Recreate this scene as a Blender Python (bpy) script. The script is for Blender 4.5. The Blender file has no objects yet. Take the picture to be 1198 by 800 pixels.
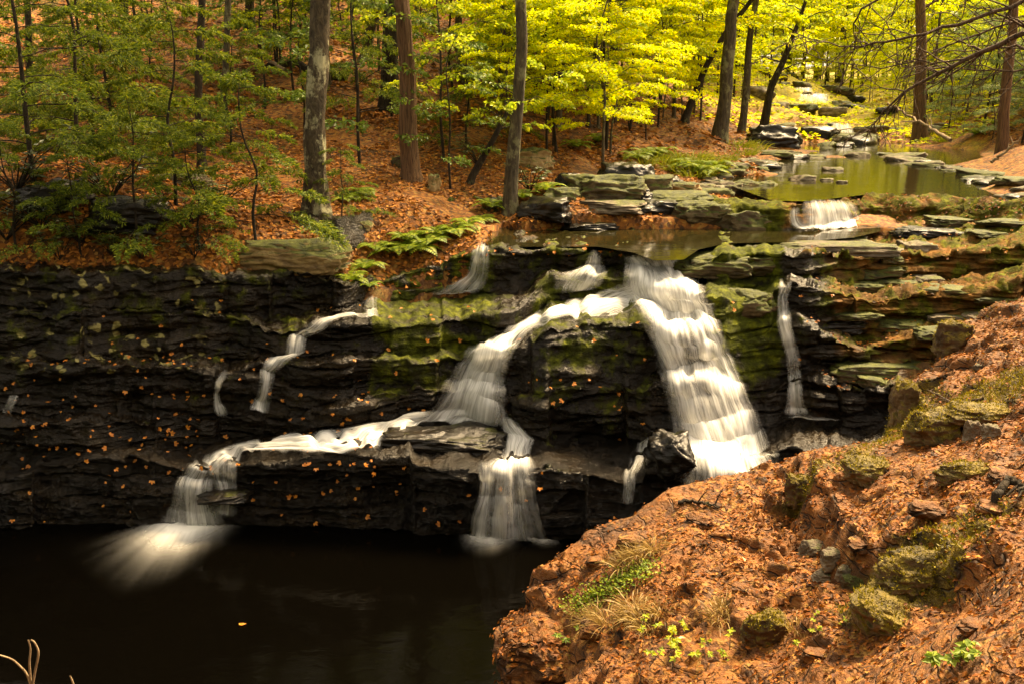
import bpy, math, random
import numpy as np
from mathutils import Vector, Matrix
from mathutils.bvhtree import BVHTree

rng = np.random.default_rng(7)
random.seed(7)
R = math.radians
SC = bpy.context.scene
COL = SC.collection

# ---------------------------------------------------------------- camera model (photo is 1198 x 800)
F = 1150.0
CX, CY = 599.0, 400.0
CAMZ = 6.0
TH = math.atan(300 / 1150)
ct, st = math.cos(TH), math.sin(TH)

def ray(px, py):
    r = (np.asarray(px, float) - CX) / F
    u = -(np.asarray(py, float) - CY) / F
    return r, ct + u * st, -st + u * ct

def atY(px, py, Y):
    r, y, z = ray(px, py)
    t = Y / y
    return np.stack(np.broadcast_arrays(r * t, y * t, CAMZ + z * t), -1)

def atz(px, py, zz):
    r, y, z = ray(px, py)
    t = (zz - CAMZ) / z
    return np.stack(np.broadcast_arrays(r * t, y * t, CAMZ + z * t), -1)

# ---------------------------------------------------------------- noise
_perm = np.random.default_rng(3).permutation(256)
_perm = np.concatenate([_perm, _perm, _perm])
_g = np.random.default_rng(4).normal(size=(256, 3))
_g /= np.linalg.norm(_g, axis=1)[:, None]

def pn(x, y, z):
    x, y, z = np.broadcast_arrays(np.asarray(x, float), np.asarray(y, float), np.asarray(z, float))
    xi, yi, zi = np.floor(x).astype(int), np.floor(y).astype(int), np.floor(z).astype(int)
    xf, yf, zf = x - xi, y - yi, z - zi
    u, v, w = (t * t * t * (t * (t * 6 - 15) + 10) for t in (xf, yf, zf))
    out = 0
    for dx in (0, 1):
        for dy in (0, 1):
            for dz in (0, 1):
                h = _perm[(_perm[(_perm[(xi + dx) & 255] + yi + dy) & 255] + zi + dz) & 255]
                g = _g[h]
                d = g[..., 0] * (xf - dx) + g[..., 1] * (yf - dy) + g[..., 2] * (zf - dz)
                out = out + d * (u if dx else 1 - u) * (v if dy else 1 - v) * (w if dz else 1 - w)
    return out * 1.5

def fbm(x, y, z, o=4, lac=2.1, gain=0.5):
    a, s = 1.0, 0.0
    for k in range(o):
        s = s + a * pn(x + 17.3 * k, y + 5.1 * k, z + 9.7 * k)
        x, y, z = x * lac, y * lac, z * lac
        a *= gain
    return s

def hsh(a, b, c=0):
    a, b = np.asarray(a).astype(int), np.asarray(b).astype(int)
    return _perm[(_perm[(_perm[a & 255] + b) & 255] + c) & 255] / 255.0

def ss(x, a, b):
    t = np.clip((x - a) / (b - a), 0, 1)
    return t * t * (3 - 2 * t)

# ---------------------------------------------------------------- mesh building
class MB:
    """collects quads (and the odd degenerate one) into one mesh"""
    def __init__(s):
        s.v, s.f, s.n, s.mi = [], [], 0, []
    def add(s, V, Fq, mi=0):
        V = np.asarray(V, float).reshape(-1, 3)
        Fq = np.asarray(Fq, int).reshape(-1, 4)
        s.v.append(V); s.f.append(Fq + s.n); s.n += len(V)
        s.mi.append(np.full(len(Fq), mi))
    def tube(s, path, rad, k=8, mi=0, wob=0.0, seed=0, vs=0.0):
        P = np.asarray(path, float)
        n = len(P)
        r = np.broadcast_to(np.asarray(rad, float), (n,))
        T = np.gradient(P, axis=0)
        T /= np.linalg.norm(T, axis=1)[:, None] + 1e-9
        m = T.mean(0)
        ref = np.array([0, 1., 0]) if abs(m[2]) > 0.7 * np.linalg.norm(m) else np.array([0, 0, 1.])
        A = np.cross(T, ref); A /= np.linalg.norm(A, axis=1)[:, None] + 1e-9
        B = np.cross(T, A)
        an = np.linspace(0, 2 * np.pi, k, endpoint=False)
        rr = r[:, None] * np.ones((1, k))
        if wob:
            h = np.cumsum(np.r_[0, np.linalg.norm(np.diff(P, axis=0), axis=1)])
            c0, s0 = np.cos(an)[None] * 2.2, np.sin(an)[None] * 2.2
            rr = rr * (1 + wob * fbm(c0 + seed, s0, h[:, None] * (vs or 1.2), 3))
        V = P[:, None] + rr[..., None] * (np.cos(an)[None, :, None] * A[:, None] + np.sin(an)[None, :, None] * B[:, None])
        i = np.arange(n - 1)[:, None] * k
        j = np.arange(k)[None]
        q = np.stack([i + j, i + (j + 1) % k, i + k + (j + 1) % k, i + k + j], -1).reshape(-1, 4)
        s.add(V.reshape(-1, 3), q, mi)
    def leaves(s, P, D, N, L, W, mi=0, fold=0.25):
        """one folded rhombic leaf per row: base P, direction D, normal N"""
        P, D, N = (np.asarray(a, float) for a in (P, D, N))
        n = len(P)
        D = D / (np.linalg.norm(D, axis=1)[:, None] + 1e-9)
        S = np.cross(D, N); S /= np.linalg.norm(S, axis=1)[:, None] + 1e-9
        N = np.cross(S, D)
        L = np.broadcast_to(np.asarray(L, float), (n,))[:, None]
        W = np.broadcast_to(np.asarray(W, float), (n,))[:, None]
        up = N * W * fold
        v = np.stack([P, P + D * L * .42 + S * W * .5 + up, P + D * L, P + D * L * .42 - S * W * .5 + up], 1)
        s.add(v.reshape(-1, 3), np.arange(n * 4).reshape(n, 4), mi)
    def build(s, name, mats, parent=None, smooth=False, link=True):
        V = np.concatenate(s.v); Q = np.concatenate(s.f); mi = np.concatenate(s.mi)
        me = bpy.data.meshes.new(name)
        me.vertices.add(len(V)); me.vertices.foreach_set('co', V.ravel())
        me.loops.add(Q.size); me.loops.foreach_set('vertex_index', Q.ravel().astype(np.int32))
        me.polygons.add(len(Q))
        me.polygons.foreach_set('loop_start', np.arange(0, Q.size, 4, dtype=np.int32))
        me.polygons.foreach_set('material_index', mi.astype(np.int32))
        me.polygons.foreach_set('use_smooth', np.full(len(Q), smooth))
        for m in (mats if isinstance(mats, (list, tuple)) else [mats]):
            me.materials.append(m)
        me.update(calc_edges=True)
        o = bpy.data.objects.new(name, me)
        if link: COL.objects.link(o)
        if parent is not None: o.parent = parent
        return o

def gridq(r, c, wrap=False):
    i, j = np.meshgrid(np.arange(r - 1), np.arange(c if wrap else c - 1), indexing='ij')
    a = i * c + j
    b = i * c + (j + 1) % c
    return np.stack([a, b, b + c, a + c], -1).reshape(-1, 4)

def grid_obj(name, G, mats, smooth=True, attrs=None, parent=None):
    r, c = G.shape[:2]
    m = MB(); m.add(G.reshape(-1, 3), gridq(r, c))
    o = m.build(name, mats, parent, smooth)
    for k, a in (attrs or {}).items():
        at = o.data.attributes.new(k, 'FLOAT', 'POINT')
        at.data.foreach_set('value', np.ascontiguousarray(a, dtype=np.float32).ravel())
    return o

def gnormals(G):
    du = np.gradient(G, axis=1); dv = np.gradient(G, axis=0)
    N = np.cross(du, dv)
    return N / (np.linalg.norm(N, axis=-1)[..., None] + 1e-9)

def empty(name, loc=(0, 0, 0)):
    o = bpy.data.objects.new(name, None); COL.objects.link(o); o.location = loc
    return o

def tag(o, label=None, cat=None, group=None, kind=None):
    if label: o['label'] = label
    if cat: o['category'] = cat
    if group: o['group'] = group
    if kind: o['kind'] = kind
    return o

def copy_tree(o, parent=None):
    c = o.copy(); COL.objects.link(c); c.parent = parent
    for ch in list(o.children): copy_tree(ch, c)
    return c

# ---------------------------------------------------------------- materials
class NB:
    def __init__(s, name):
        s.m = bpy.data.materials.new(name); s.m.use_nodes = True
        s.t = s.m.node_tree; s.t.nodes.clear()
        s.out = s.t.nodes.new('ShaderNodeOutputMaterial')
    def __call__(s, kind, ins=None, **props):
        n = s.t.nodes.new('ShaderNode' + kind)
        for k, v in props.items(): setattr(n, k, v)
        for k, v in (ins or {}).items():
            sock = n.inputs[k]
            if isinstance(v, bpy.types.NodeSocket): s.t.links.new(v, sock)
            else: sock.default_value = v
        return n
    def ramp(s, fac, stops, interp='LINEAR'):
        n = s('ValToRGB', {'Fac': fac}); cr = n.color_ramp; cr.interpolation = interp
        while len(cr.elements) < len(stops): cr.elements.new(0.5)
        for e, (p, c) in zip(cr.elements, stops):
            e.position = p; e.color = (*c, 1) if len(c) == 3 else c
        return n.outputs['Color']
    def gray(s, fac, a, b):
        return s('MapRange', {'Value': fac, 'From Min': a, 'From Max': b}, interpolation_type='SMOOTHSTEP').outputs['Result']
    def mix(s, f, a, b):
        n = s('Mix', data_type='RGBA')
        for sock, v in ((n.inputs[0], f), (n.inputs[6], a), (n.inputs[7], b)):
            if isinstance(v, bpy.types.NodeSocket): s.t.links.new(v, sock)
            else: sock.default_value = v if not isinstance(v, tuple) or len(v) == 4 else (*v, 1)
        return n.outputs[2]
    def math(s, op, a, b=0.0):
        return s('Math', {0: a, 1: b}, operation=op).outputs[0]
    def coord(s, scale=(1, 1, 1), src='Object'):
        tc = s('TexCoord')
        return s('Mapping', {'Vector': tc.outputs[src], 'Scale': scale}).outputs[0]
    def noise(s, vec, scale, detail=4, rough=0.55, dist=0.0):
        return s('TexNoise', {'Vector': vec, 'Scale': scale, 'Detail': detail, 'Roughness': rough, 'Distortion': dist}).outputs['Fac']
    def vor(s, vec, scale, out='Color', feature='F1', rand=1.0):
        return s('TexVoronoi', {'Vector': vec, 'Scale': scale, 'Randomness': rand}, feature=feature).outputs[out]
    def attr(s, name):
        return s('Attribute', attribute_name=name).outputs['Fac']
    def bump(s, h, strength, dist=0.05):
        return s('Bump', {'Height': h, 'Strength': strength, 'Distance': dist}).outputs[0]
    def done(s, shader):
        s.t.links.new(shader, s.out.inputs['Surface']); return s.m

def mat_leaf(name, stops, trans=0.45, rough=0.5, spec=0.3):
    b = NB(name)
    rnd = b('NewGeometry').outputs['Random Per Island']
    oi = b('ObjectInfo').outputs['Random']
    f = b.math('FRACT', b.math('ADD', rnd, b.math('MULTIPLY', oi, 0.13)))
    f2 = b.math('ADD', b.math('MULTIPLY', rnd, 0.86), b.math('MULTIPLY', oi, 0.14))
    col = b.ramp(f2, stops)
    p = b('BsdfPrincipled', {'Base Color': col, 'Roughness': rough, 'Specular IOR Level': spec})
    t = b('BsdfTranslucent', {'Color': col})
    return b.done(b('MixShader', {0: trans, 1: p.outputs[0], 2: t.outputs[0]}).outputs[0])

def mat_bark(name, dark, light, lichen=None, vs=(9, 9, 1.4), lich_amt=0.5):
    b = NB(name)
    c = b.coord(vs)
    n = b.noise(c, 2.2, 6, 0.65, 0.6)
    col = b.ramp(n, [(0.3, dark), (0.62, light)])
    c2 = b.coord((1, 1, .7))
    if lichen:
        l = b.gray(b.noise(c2, 3.2, 5, 0.7), 0.62 - lich_amt * .25, 0.70 - lich_amt * .2)
        col = b.mix(l, col, lichen)
    bp = b.bump(n, 1.0, 0.07)
    p = b('BsdfPrincipled', {'Base Color': col, 'Roughness': 0.85, 'Normal': bp, 'Specular IOR Level': 0.2})
    return b.done(p.outputs[0])

M = {}
# dark wet stratified rock of the falls
def rock_mat():
    b = NB('wet_rock')
    c = b.coord()
    cs = b.coord((1, 1, 2.2))
    n1 = b.noise(cs, 1.6, 8, 0.62)
    n2 = b.noise(cs, 9, 6, 0.6)
    wet = b.ramp(n1, [(0.3, (0.0036, 0.0024, 0.0012)), (0.55, (0.0108, 0.0068, 0.0031)), (0.75, (0.0300, 0.0190, 0.0084))])
    dryc = b.ramp(b.noise(cs, 2.6, 8, 0.65), [(0.3, (0.0341, 0.0198, 0.0079)), (0.48, (0.0887, 0.0465, 0.0158)), (0.62, (0.1773, 0.0806, 0.0232)), (0.78, (0.2182, 0.1426, 0.0651))])
    dry = b.attr('dry')
    dfac = b.gray(b.math('ADD', dry, b.math('MULTIPLY', b.math('SUBTRACT', b.noise(c, 2.2, 5), 0.5), 0.9)), 0.35, 0.75)
    col = b.mix(dfac, wet, dryc)
    mossn = b.math('ADD', b.attr('moss'), b.math('MULTIPLY', b.math('SUBTRACT', b.noise(c, 3.0, 7, 0.65), 0.5), 1.5))
    mf = b.gray(mossn, 0.45, 0.75)
    mcol = b.ramp(b.noise(c, 7, 5, 0.6), [(0.3, (0.018, 0.020, 0.004)), (0.5, (0.055, 0.066, 0.008)), (0.72, (0.16, 0.175, 0.016))])
    mf = b.math('MULTIPLY', mf, 0.9)
    col = b.mix(mf, col, mcol)
    # pale lichen discs
    lv = b.vor(b('Mapping', {'Vector': b('VectorMath', {0: c, 1: b('VectorMath', {0: b('TexNoise', {'Vector': c, 'Scale': 6.0}).outputs['Color'], 'Scale': 0.25}, operation='SCALE').outputs[0]}, operation='ADD').outputs[0]}).outputs[0], 4.6, 'Distance')
    lsel = b.gray(b.math('ADD', b.attr('lichen'), b.math('MULTIPLY', b.math('SUBTRACT', b.noise(c, 1.3, 3), 0.5), 1.2)), 0.5, 0.6)
    lf = b.math('MULTIPLY', lsel, b.math('SUBTRACT', 1.0, b.gray(lv, 0.22, 0.34)))
    col = b.mix(lf, col, b.ramp(n2, [(0.3, (0.12, 0.10, 0.03)), (0.7, (0.34, 0.30, 0.12))]))
    h = b.math('ADD', b.math('MULTIPLY', n1, 0.6), b.math('ADD', b.math('MULTIPLY', n2, 0.35), b.math('MULTIPLY', b.noise(c, 30, 4), 0.15)))
    h = b.math('ADD', h, b.math('MULTIPLY', mf, b.math('MULTIPLY', b.noise(c, 55, 3), 0.35)))
    wetn = b.attr('wet')
    h = b.math('ADD', h, b.math('MULTIPLY', wetn, b.math('MULTIPLY', b.noise(c, 11, 5, 0.6, 1.2), 0.9)))
    rgh = b.math('ADD', b.math('MULTIPLY', b.math('MAXIMUM', dfac, mf), 0.5), b.math('ADD', b.math('SUBTRACT', 0.15, b.math('MULTIPLY', wetn, 0.08)), b.math('MULTIPLY', n2, b.math('SUBTRACT', 0.3, b.math('MULTIPLY', wetn, 0.2)))))
    p = b('BsdfPrincipled', {'Base Color': col, 'Roughness': rgh, 'Normal': b.bump(h, 0.9, 0.12), 'Specular IOR Level': b.math('SUBTRACT', b.math('ADD', 0.19, b.math('MULTIPLY', wetn, 0.08)), b.math('MULTIPLY', b.math('MAXIMUM', dfac, mf), 0.14))})
    return b.done(p.outputs[0])
M['rock'] = rock_mat()

def stone_mat(name, stops, mossamt, mosscol=((0.013, 0.018, 0.003), (0.085, 0.095, 0.011)), scale=1.0, rough=0.75):
    """loose stones and slabs: own colour, moss on the upper faces"""
    b = NB(name)
    c = b.coord((scale, scale, scale * 2.2))
    n1 = b.noise(c, 2.4, 8, 0.65)
    n2 = b.noise(c, 14, 5, 0.6)
    oi = b('ObjectInfo').outputs['Random']
    col = b.ramp(b.math('ADD', n1, b.math('MULTIPLY', b.math('SUBTRACT', oi, 0.5), 0.12)), stops)
    nz = b('SeparateXYZ', {0: b('NewGeometry').outputs['Normal']}).outputs['Z']
    mf = b.gray(b.math('ADD', b.math('ADD', b.math('MULTIPLY', nz, 0.45), mossamt - 0.6), b.math('MULTIPLY', b.noise(b.coord((scale,) * 3), 2.8, 7, 0.65), 0.9)), 0.42, 0.62)
    mcol = b.ramp(b.noise(b.coord((scale,) * 3), 8, 5), [(0.32, mosscol[0]), (0.7, mosscol[1])])
    col = b.mix(mf, col, mcol)
    h = b.math('ADD', b.math('MULTIPLY', n1, 0.6), b.math('MULTIPLY', n2, 0.4))
    h = b.math('ADD', h, b.math('MULTIPLY', mf, b.math('MULTIPLY', b.noise(b.coord(), 60, 3), 0.5)))
    p = b('BsdfPrincipled', {'Base Color': col, 'Roughness': rough, 'Normal': b.bump(h, 0.8, 0.06), 'Specular IOR Level': 0.3})
    return b.done(p.outputs[0])
M['stone_moss'] = stone_mat('mossy_stone', [(0.3, (0.0225, 0.0158, 0.0084)), (0.5, (0.0750, 0.0490, 0.0228)), (0.7, (0.1950, 0.1368, 0.0715))], 0.52)
M['stone_tan'] = stone_mat('tan_stone', [(0.3, (0.10, 0.06, 0.028)), (0.5, (0.27, 0.18, 0.075)), (0.7, (0.42, 0.32, 0.17))], 0.42)
M['stone_grey'] = stone_mat('grey_stone', [(0.3, (0.0320, 0.0231, 0.0144)), (0.5, (0.1200, 0.0886, 0.0576)), (0.7, (0.3200, 0.2541, 0.1800))], 0.26)
M['stone_dark'] = stone_mat('dark_stone', [(0.3, (0.0021, 0.0015, 0.0011)), (0.5, (0.0069, 0.0050, 0.0030)), (0.75, (0.0208, 0.0148, 0.0094))], 0.12, rough=0.28)
M['cushion'] = stone_mat('cushion_moss', [(0.3, (0.025, 0.014, 0.007)), (0.5, (0.09, 0.05, 0.022)), (0.7, (0.24, 0.16, 0.085))], 0.52, ((0.03, 0.022, 0.005), (0.19, 0.13, 0.015)))

def ground_mat(name, lscale, stops, green=0.5):
    b = NB(name)
    c = b.coord((1, 1, 1))
    w = b('VectorMath', {0: c, 1: b('VectorMath', {0: b('TexNoise', {'Vector': c, 'Scale': lscale * .6}).outputs['Color'], 'Scale': 0.6 / lscale}, operation='SCALE').outputs[0]}, operation='ADD').outputs[0]
    v = b('SeparateColor', {0: b.vor(w, lscale)}).outputs[0]
    col = b.ramp(v, stops)
    big = b.noise(c, 0.55, 6, 0.62)
    col = b.mix(b.math('MULTIPLY', b.gray(big, 0.52, 0.72), 0.75), col, (0.028, 0.017, 0.009))
    g = b.gray(b.noise(b.coord((1.0, 1.0, 1.0)), 0.8, 6, 0.7), 0.60 - green * .12, 0.72 - green * .1)
    gcol = b.ramp(b.noise(c, 6, 5), [(0.3, (0.02, 0.025, 0.005)), (0.7, (0.13, 0.12, 0.02))])
    col = b.mix(b.math('MULTIPLY', g, 0.85), col, gcol)
    yf = b.gray(b.math('ADD', b.attr('yellow'), b.math('MULTIPLY', b.math('SUBTRACT', b.noise(c, 0.9, 6, .65), 0.5), 1.2)), 0.3, 0.7)
    col = b.mix(yf, col, b.ramp(b.noise(c, 5, 5), [(0.3, (0.10, 0.09, 0.010)), (0.55, (0.30, 0.24, 0.018)), (0.72, (0.46, 0.34, 0.03))]))
    h = b.math('ADD', b.math('MULTIPLY', v, 0.5), b.math('MULTIPLY', b.noise(c, lscale * 2.5, 3), 0.5))
    p = b('BsdfPrincipled', {'Base Color': col, 'Roughness': 0.8, 'Normal': b.bump(h, 0.8, 0.05), 'Specular IOR Level': 0.25})
    return b.done(p.outputs[0])
LITTER = [(0.0, (0.0356, 0.0131, 0.0028)), (0.25, (0.1014, 0.0327, 0.0059)), (0.5, (0.1782, 0.0573, 0.0087)), (0.75, (0.2495, 0.0900, 0.0151)), (1.0, (0.2677, 0.1416, 0.0356))]
M['ground'] = ground_mat('leafy_ground', 15, LITTER, 0.4)

def outcrop_mat():
    b = NB('leafy_outcrop')
    c = b.coord(); cs = b.coord((1, 1, 3.0))
    n1 = b.noise(cs, 2.0, 9, 0.66)
    n2 = b.noise(cs, 13, 6, 0.62)
    rk = b.ramp(n1, [(0.28, (0.0246, 0.0101, 0.0031)), (0.45, (0.0980, 0.0348, 0.0085)), (0.58, (0.2205, 0.0759, 0.0162)), (0.75, (0.2940, 0.1328, 0.0385))])
    w = b('VectorMath', {0: c, 1: b('VectorMath', {0: b('TexNoise', {'Vector': c, 'Scale': 14.0}).outputs['Color'], 'Scale': 0.04}, operation='SCALE').outputs[0]}, operation='ADD').outputs[0]
    v = b('SeparateColor', {0: b.vor(w, 26)}).outputs[0]
    lit = b.ramp(v, LITTER)
    nz = b('SeparateXYZ', {0: b('NewGeometry').outputs['Normal']}).outputs['Z']
    lf = b.math('MULTIPLY', b.gray(nz, 0.45, 0.8), b.gray(b.noise(c, 1.3, 7, 0.65), 0.40, 0.58))
    col = b.mix(lf, rk, lit)
    mn = b.math('ADD', b.attr('moss'), b.math('MULTIPLY', b.math('SUBTRACT', b.noise(c, 2.6, 7, 0.68), 0.5), 1.5))
    mf = b.gray(mn, 0.42, 0.66)
    mcol = b.ramp(b.noise(c, 10, 5), [(0.3, (0.035, 0.022, 0.005)), (0.5, (0.11, 0.068, 0.011)), (0.7, (0.27, 0.17, 0.017))])
    col = b.mix(mf, col, mcol)
    wc = b('VectorMath', {0: b.coord((1, 1, 4.0)), 1: b('VectorMath', {0: b('TexNoise', {'Vector': c, 'Scale': 2.5, 'Detail': 4.0}).outputs['Color'], 'Scale': 0.5}, operation='SCALE').outputs[0]}, operation='ADD').outputs[0]
    ck = b.math('SUBTRACT', 1.0, b.gray(b.vor(wc, 2.3, 'Distance', 'DISTANCE_TO_EDGE'), 0.0, 0.045))
    ck = b.math('MULTIPLY', ck, b.math('MULTIPLY', b.math('SUBTRACT', 1.0, b.math('MULTIPLY', lf, 0.85)), b.math('SUBTRACT', 1.0, b.math('MULTIPLY', b.gray(nz, 0.6, 0.9), 0.7))))
    col = b.mix(b.math('MULTIPLY', ck, 0.85), col, (0.012, 0.008, 0.004))
    h = b.math('ADD', b.math('MULTIPLY', n1, 0.5), b.math('ADD', b.math('MULTIPLY', n2, 0.4), b.math('MULTIPLY', b.math('MULTIPLY', lf, v), 0.3)))
    h = b.math('SUBTRACT', h, b.math('MULTIPLY', ck, 0.8))
    h = b.math('ADD', h, b.math('MULTIPLY', mf, b.math('MULTIPLY', b.noise(c, 70, 3), 0.4)))
    p = b('BsdfPrincipled', {'Base Color': col, 'Roughness': 0.72, 'Normal': b.bump(h, 1.0, 0.11), 'Specular IOR Level': 0.3})
    return b.done(p.outputs[0])
M['outcrop'] = outcrop_mat()

def water_mat(name, base, rough, bumps, bscale, stretch=(1, 1, 1), spec=0.5):
    b = NB(name)
    c = b.coord(stretch)
    h = b.noise(c, bscale, 4, 0.55, 0.4)
    p = b('BsdfPrincipled', {'Base Color': (*base, 1), 'Roughness': rough, 'IOR': 1.33, 'Specular IOR Level': spec, 'Normal': b.bump(h, bumps, 0.05)})
    return b.done(p.outputs[0])
M['pool'] = water_mat('dark_pool', (0.0010, 0.0008, 0.0005), 0.09, 0.12, 1.6, (1, 2.0, 1), 0.06)
M['pond'] = water_mat('still_pond', (0.014, 0.012, 0.004), 0.07, 0.14, 2.2, (0.5, 1.2, 1))

def fall_mat():
    b = NB('silky_water')
    uv = b('UVMap').outputs[0]                       # u: metres across, v: metres along the flow
    dens = b.attr('dens')
    s1 = b.noise(b('Mapping', {'Vector': uv, 'Scale': (4.2, 0.5, 1)}).outputs[0], 1.0, 6, 0.68, 0.5)
    s2 = b.noise(b('Mapping', {'Vector': uv, 'Scale': (30.0, 1.0, 1)}).outputs[0], 1.0, 4, 0.6, 0.3)
    s = b.math('ADD', b.math('MULTIPLY', s1, 0.62), b.math('MULTIPLY', s2, 0.38))
    st_ = b.gray(s, 0.36, 0.64)
    a = b.math('SUBTRACT', b.math('MULTIPLY', dens, b.math('ADD', 0.46, b.math('MULTIPLY', st_, 0.85))), 0.10)
    a = b('Clamp', {'Value': a, 'Min': 0.0, 'Max': 0.97}).outputs[0]
    col = b.mix(st_, (0.66, 0.66, 0.63, 1), (0.88, 0.88, 0.86, 1))
    d = b('BsdfDiffuse', {'Color': col, 'Normal': b.bump(s1, 0.35, 0.05)})
    t = b('BsdfTranslucent', {'Color': col})
    w = b('MixShader', {0: 0.25, 1: d.outputs[0], 2: t.outputs[0]})
    tr = b('BsdfTransparent')
    return b.done(b('MixShader', {0: a, 1: tr.outputs[0], 2: w.outputs[0]}).outputs[0])
M['fall'] = fall_mat()
def foam_mat():
    b = NB('pool_foam'); c = b.coord()
    n = b.noise(b('Mapping', {'Vector': b('UVMap').outputs[0], 'Scale': (16.0, 0.9, 1)}).outputs[0], 1.0, 5, 0.6, 0.3)
    a = b('Clamp', {'Value': b.math('MULTIPLY', b.attr('dens'), b.math('ADD', 0.7, b.math('MULTIPLY', n, 0.5))), 'Min': 0.0, 'Max': 0.97}).outputs[0]
    d = b('BsdfDiffuse', {'Color': (0.95, 0.93, 0.86, 1), 'Normal': b.bump(n, 0.3, 0.05)})
    tr = b('BsdfTransparent')
    return b.done(b('MixShader', {0: a, 1: tr.outputs[0], 2: d.outputs[0]}).outputs[0])
M['foam'] = foam_mat()

M['bark_lichen'] = mat_bark('lichen_bark', (0.02, 0.015, 0.010), (0.10, 0.075, 0.045), (0.33, 0.31, 0.19, 1), (7, 7, 3.0), 0.48)
M['bark_brown'] = mat_bark('brown_bark', (0.03, 0.016, 0.009), (0.19, 0.105, 0.055), None, (12, 12, .8))
M['bark_dark'] = mat_bark('dark_bark', (0.008, 0.006, 0.004), (0.045, 0.032, 0.02), (0.10, 0.10, 0.05, 1), (8, 8, 1.6), 0.25)
M['bark_grey'] = mat_bark('grey_bark', (0.022, 0.017, 0.011), (0.10, 0.078, 0.048), (0.17, 0.16, 0.085, 1), (8, 8, 1.4), 0.45)
M['twig'] = mat_bark('twig_bark', (0.03, 0.018, 0.012), (0.13, 0.085, 0.055))
M['twig_pale'] = mat_bark('pale_twig', (0.18, 0.12, 0.07), (0.36, 0.26, 0.16))

M['leaf_yellow'] = mat_leaf('yellow_leaves', [(0.0, (0.26, 0.37, 0.028)), (0.4, (0.52, 0.60, 0.042)), (0.75, (0.78, 0.76, 0.05)), (1.0, (0.92, 0.68, 0.056))], 0.55)
M['leaf_lime'] = mat_leaf('lime_leaves', [(0.0, (0.135, 0.210, 0.021)), (0.5, (0.330, 0.420, 0.036)), (0.85, (0.600, 0.600, 0.053)), (1.0, (0.750, 0.600, 0.060))], 0.55)
M['leaf_green'] = mat_leaf('green_leaves', [(0.0, (0.045, 0.090, 0.015)), (0.6, (0.112, 0.180, 0.026)), (1.0, (0.255, 0.300, 0.045))], 0.4)
M['leaf_hemlock'] = mat_leaf('hemlock_needles', [(0.0, (0.04, 0.075, 0.010)), (0.6, (0.13, 0.19, 0.020)), (1.0, (0.36, 0.37, 0.035))], 0.5)
M['leaf_pine'] = mat_leaf('blue_green_needles', [(0.0, (0.070, 0.119, 0.049)), (0.6, (0.168, 0.238, 0.084)), (1.0, (0.336, 0.378, 0.126))], 0.4)
M['leaf_laurel'] = mat_leaf('laurel_leaves', [(0.0, (0.015, 0.028, 0.007)), (0.6, (0.045, 0.07, 0.013)), (1.0, (0.12, 0.13, 0.025))], 0.2, 0.35, 0.5)
M['fern'] = mat_leaf('fern_green', [(0.0, (0.072, 0.132, 0.014)), (0.6, (0.180, 0.264, 0.024)), (1.0, (0.384, 0.408, 0.042))], 0.45)
M['grass_green'] = mat_leaf('grass_green', [(0.0, (0.08, 0.11, 0.012)), (0.6, (0.22, 0.25, 0.022)), (1.0, (0.40, 0.36, 0.04))], 0.4)
M['grass_dry'] = mat_leaf('dry_grass', [(0.0, (0.14, 0.075, 0.022)), (0.6, (0.30, 0.19, 0.06)), (1.0, (0.44, 0.31, 0.11))], 0.3)
M['moss_blades'] = mat_leaf('moss_blades', [(0.0, (0.06, 0.05, 0.006)), (0.6, (0.19, 0.15, 0.014)), (1.0, (0.38, 0.29, 0.025))], 0.3)
M['litter'] = mat_leaf('dead_leaves', [(0.0, (0.0343, 0.0122, 0.0028)), (0.25, (0.0961, 0.0280, 0.0052)), (0.5, (0.2056, 0.0568, 0.0080)), (0.8, (0.3017, 0.0943, 0.0122)), (0.95, (0.3426, 0.1887, 0.0473)), (1.0, (0.4111, 0.2140, 0.0169))], 0.15, 0.65, 0.25)
M['litter_dark'] = mat_leaf('hillside_leaves', [(0.0, (0.0734, 0.0281, 0.0068)), (0.35, (0.1958, 0.0638, 0.0122)), (0.7, (0.3917, 0.1326, 0.0229)), (1.0, (0.5630, 0.2525, 0.0482))], 0.15, 0.65, 0.25)
M['leaf_orange'] = mat_leaf('orange_leaf', [(0.0, (0.30, 0.075, 0.016)), (0.5, (0.52, 0.17, 0.025)), (1.0, (0.62, 0.34, 0.04))], 0.2, 0.45, 0.4)
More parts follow.
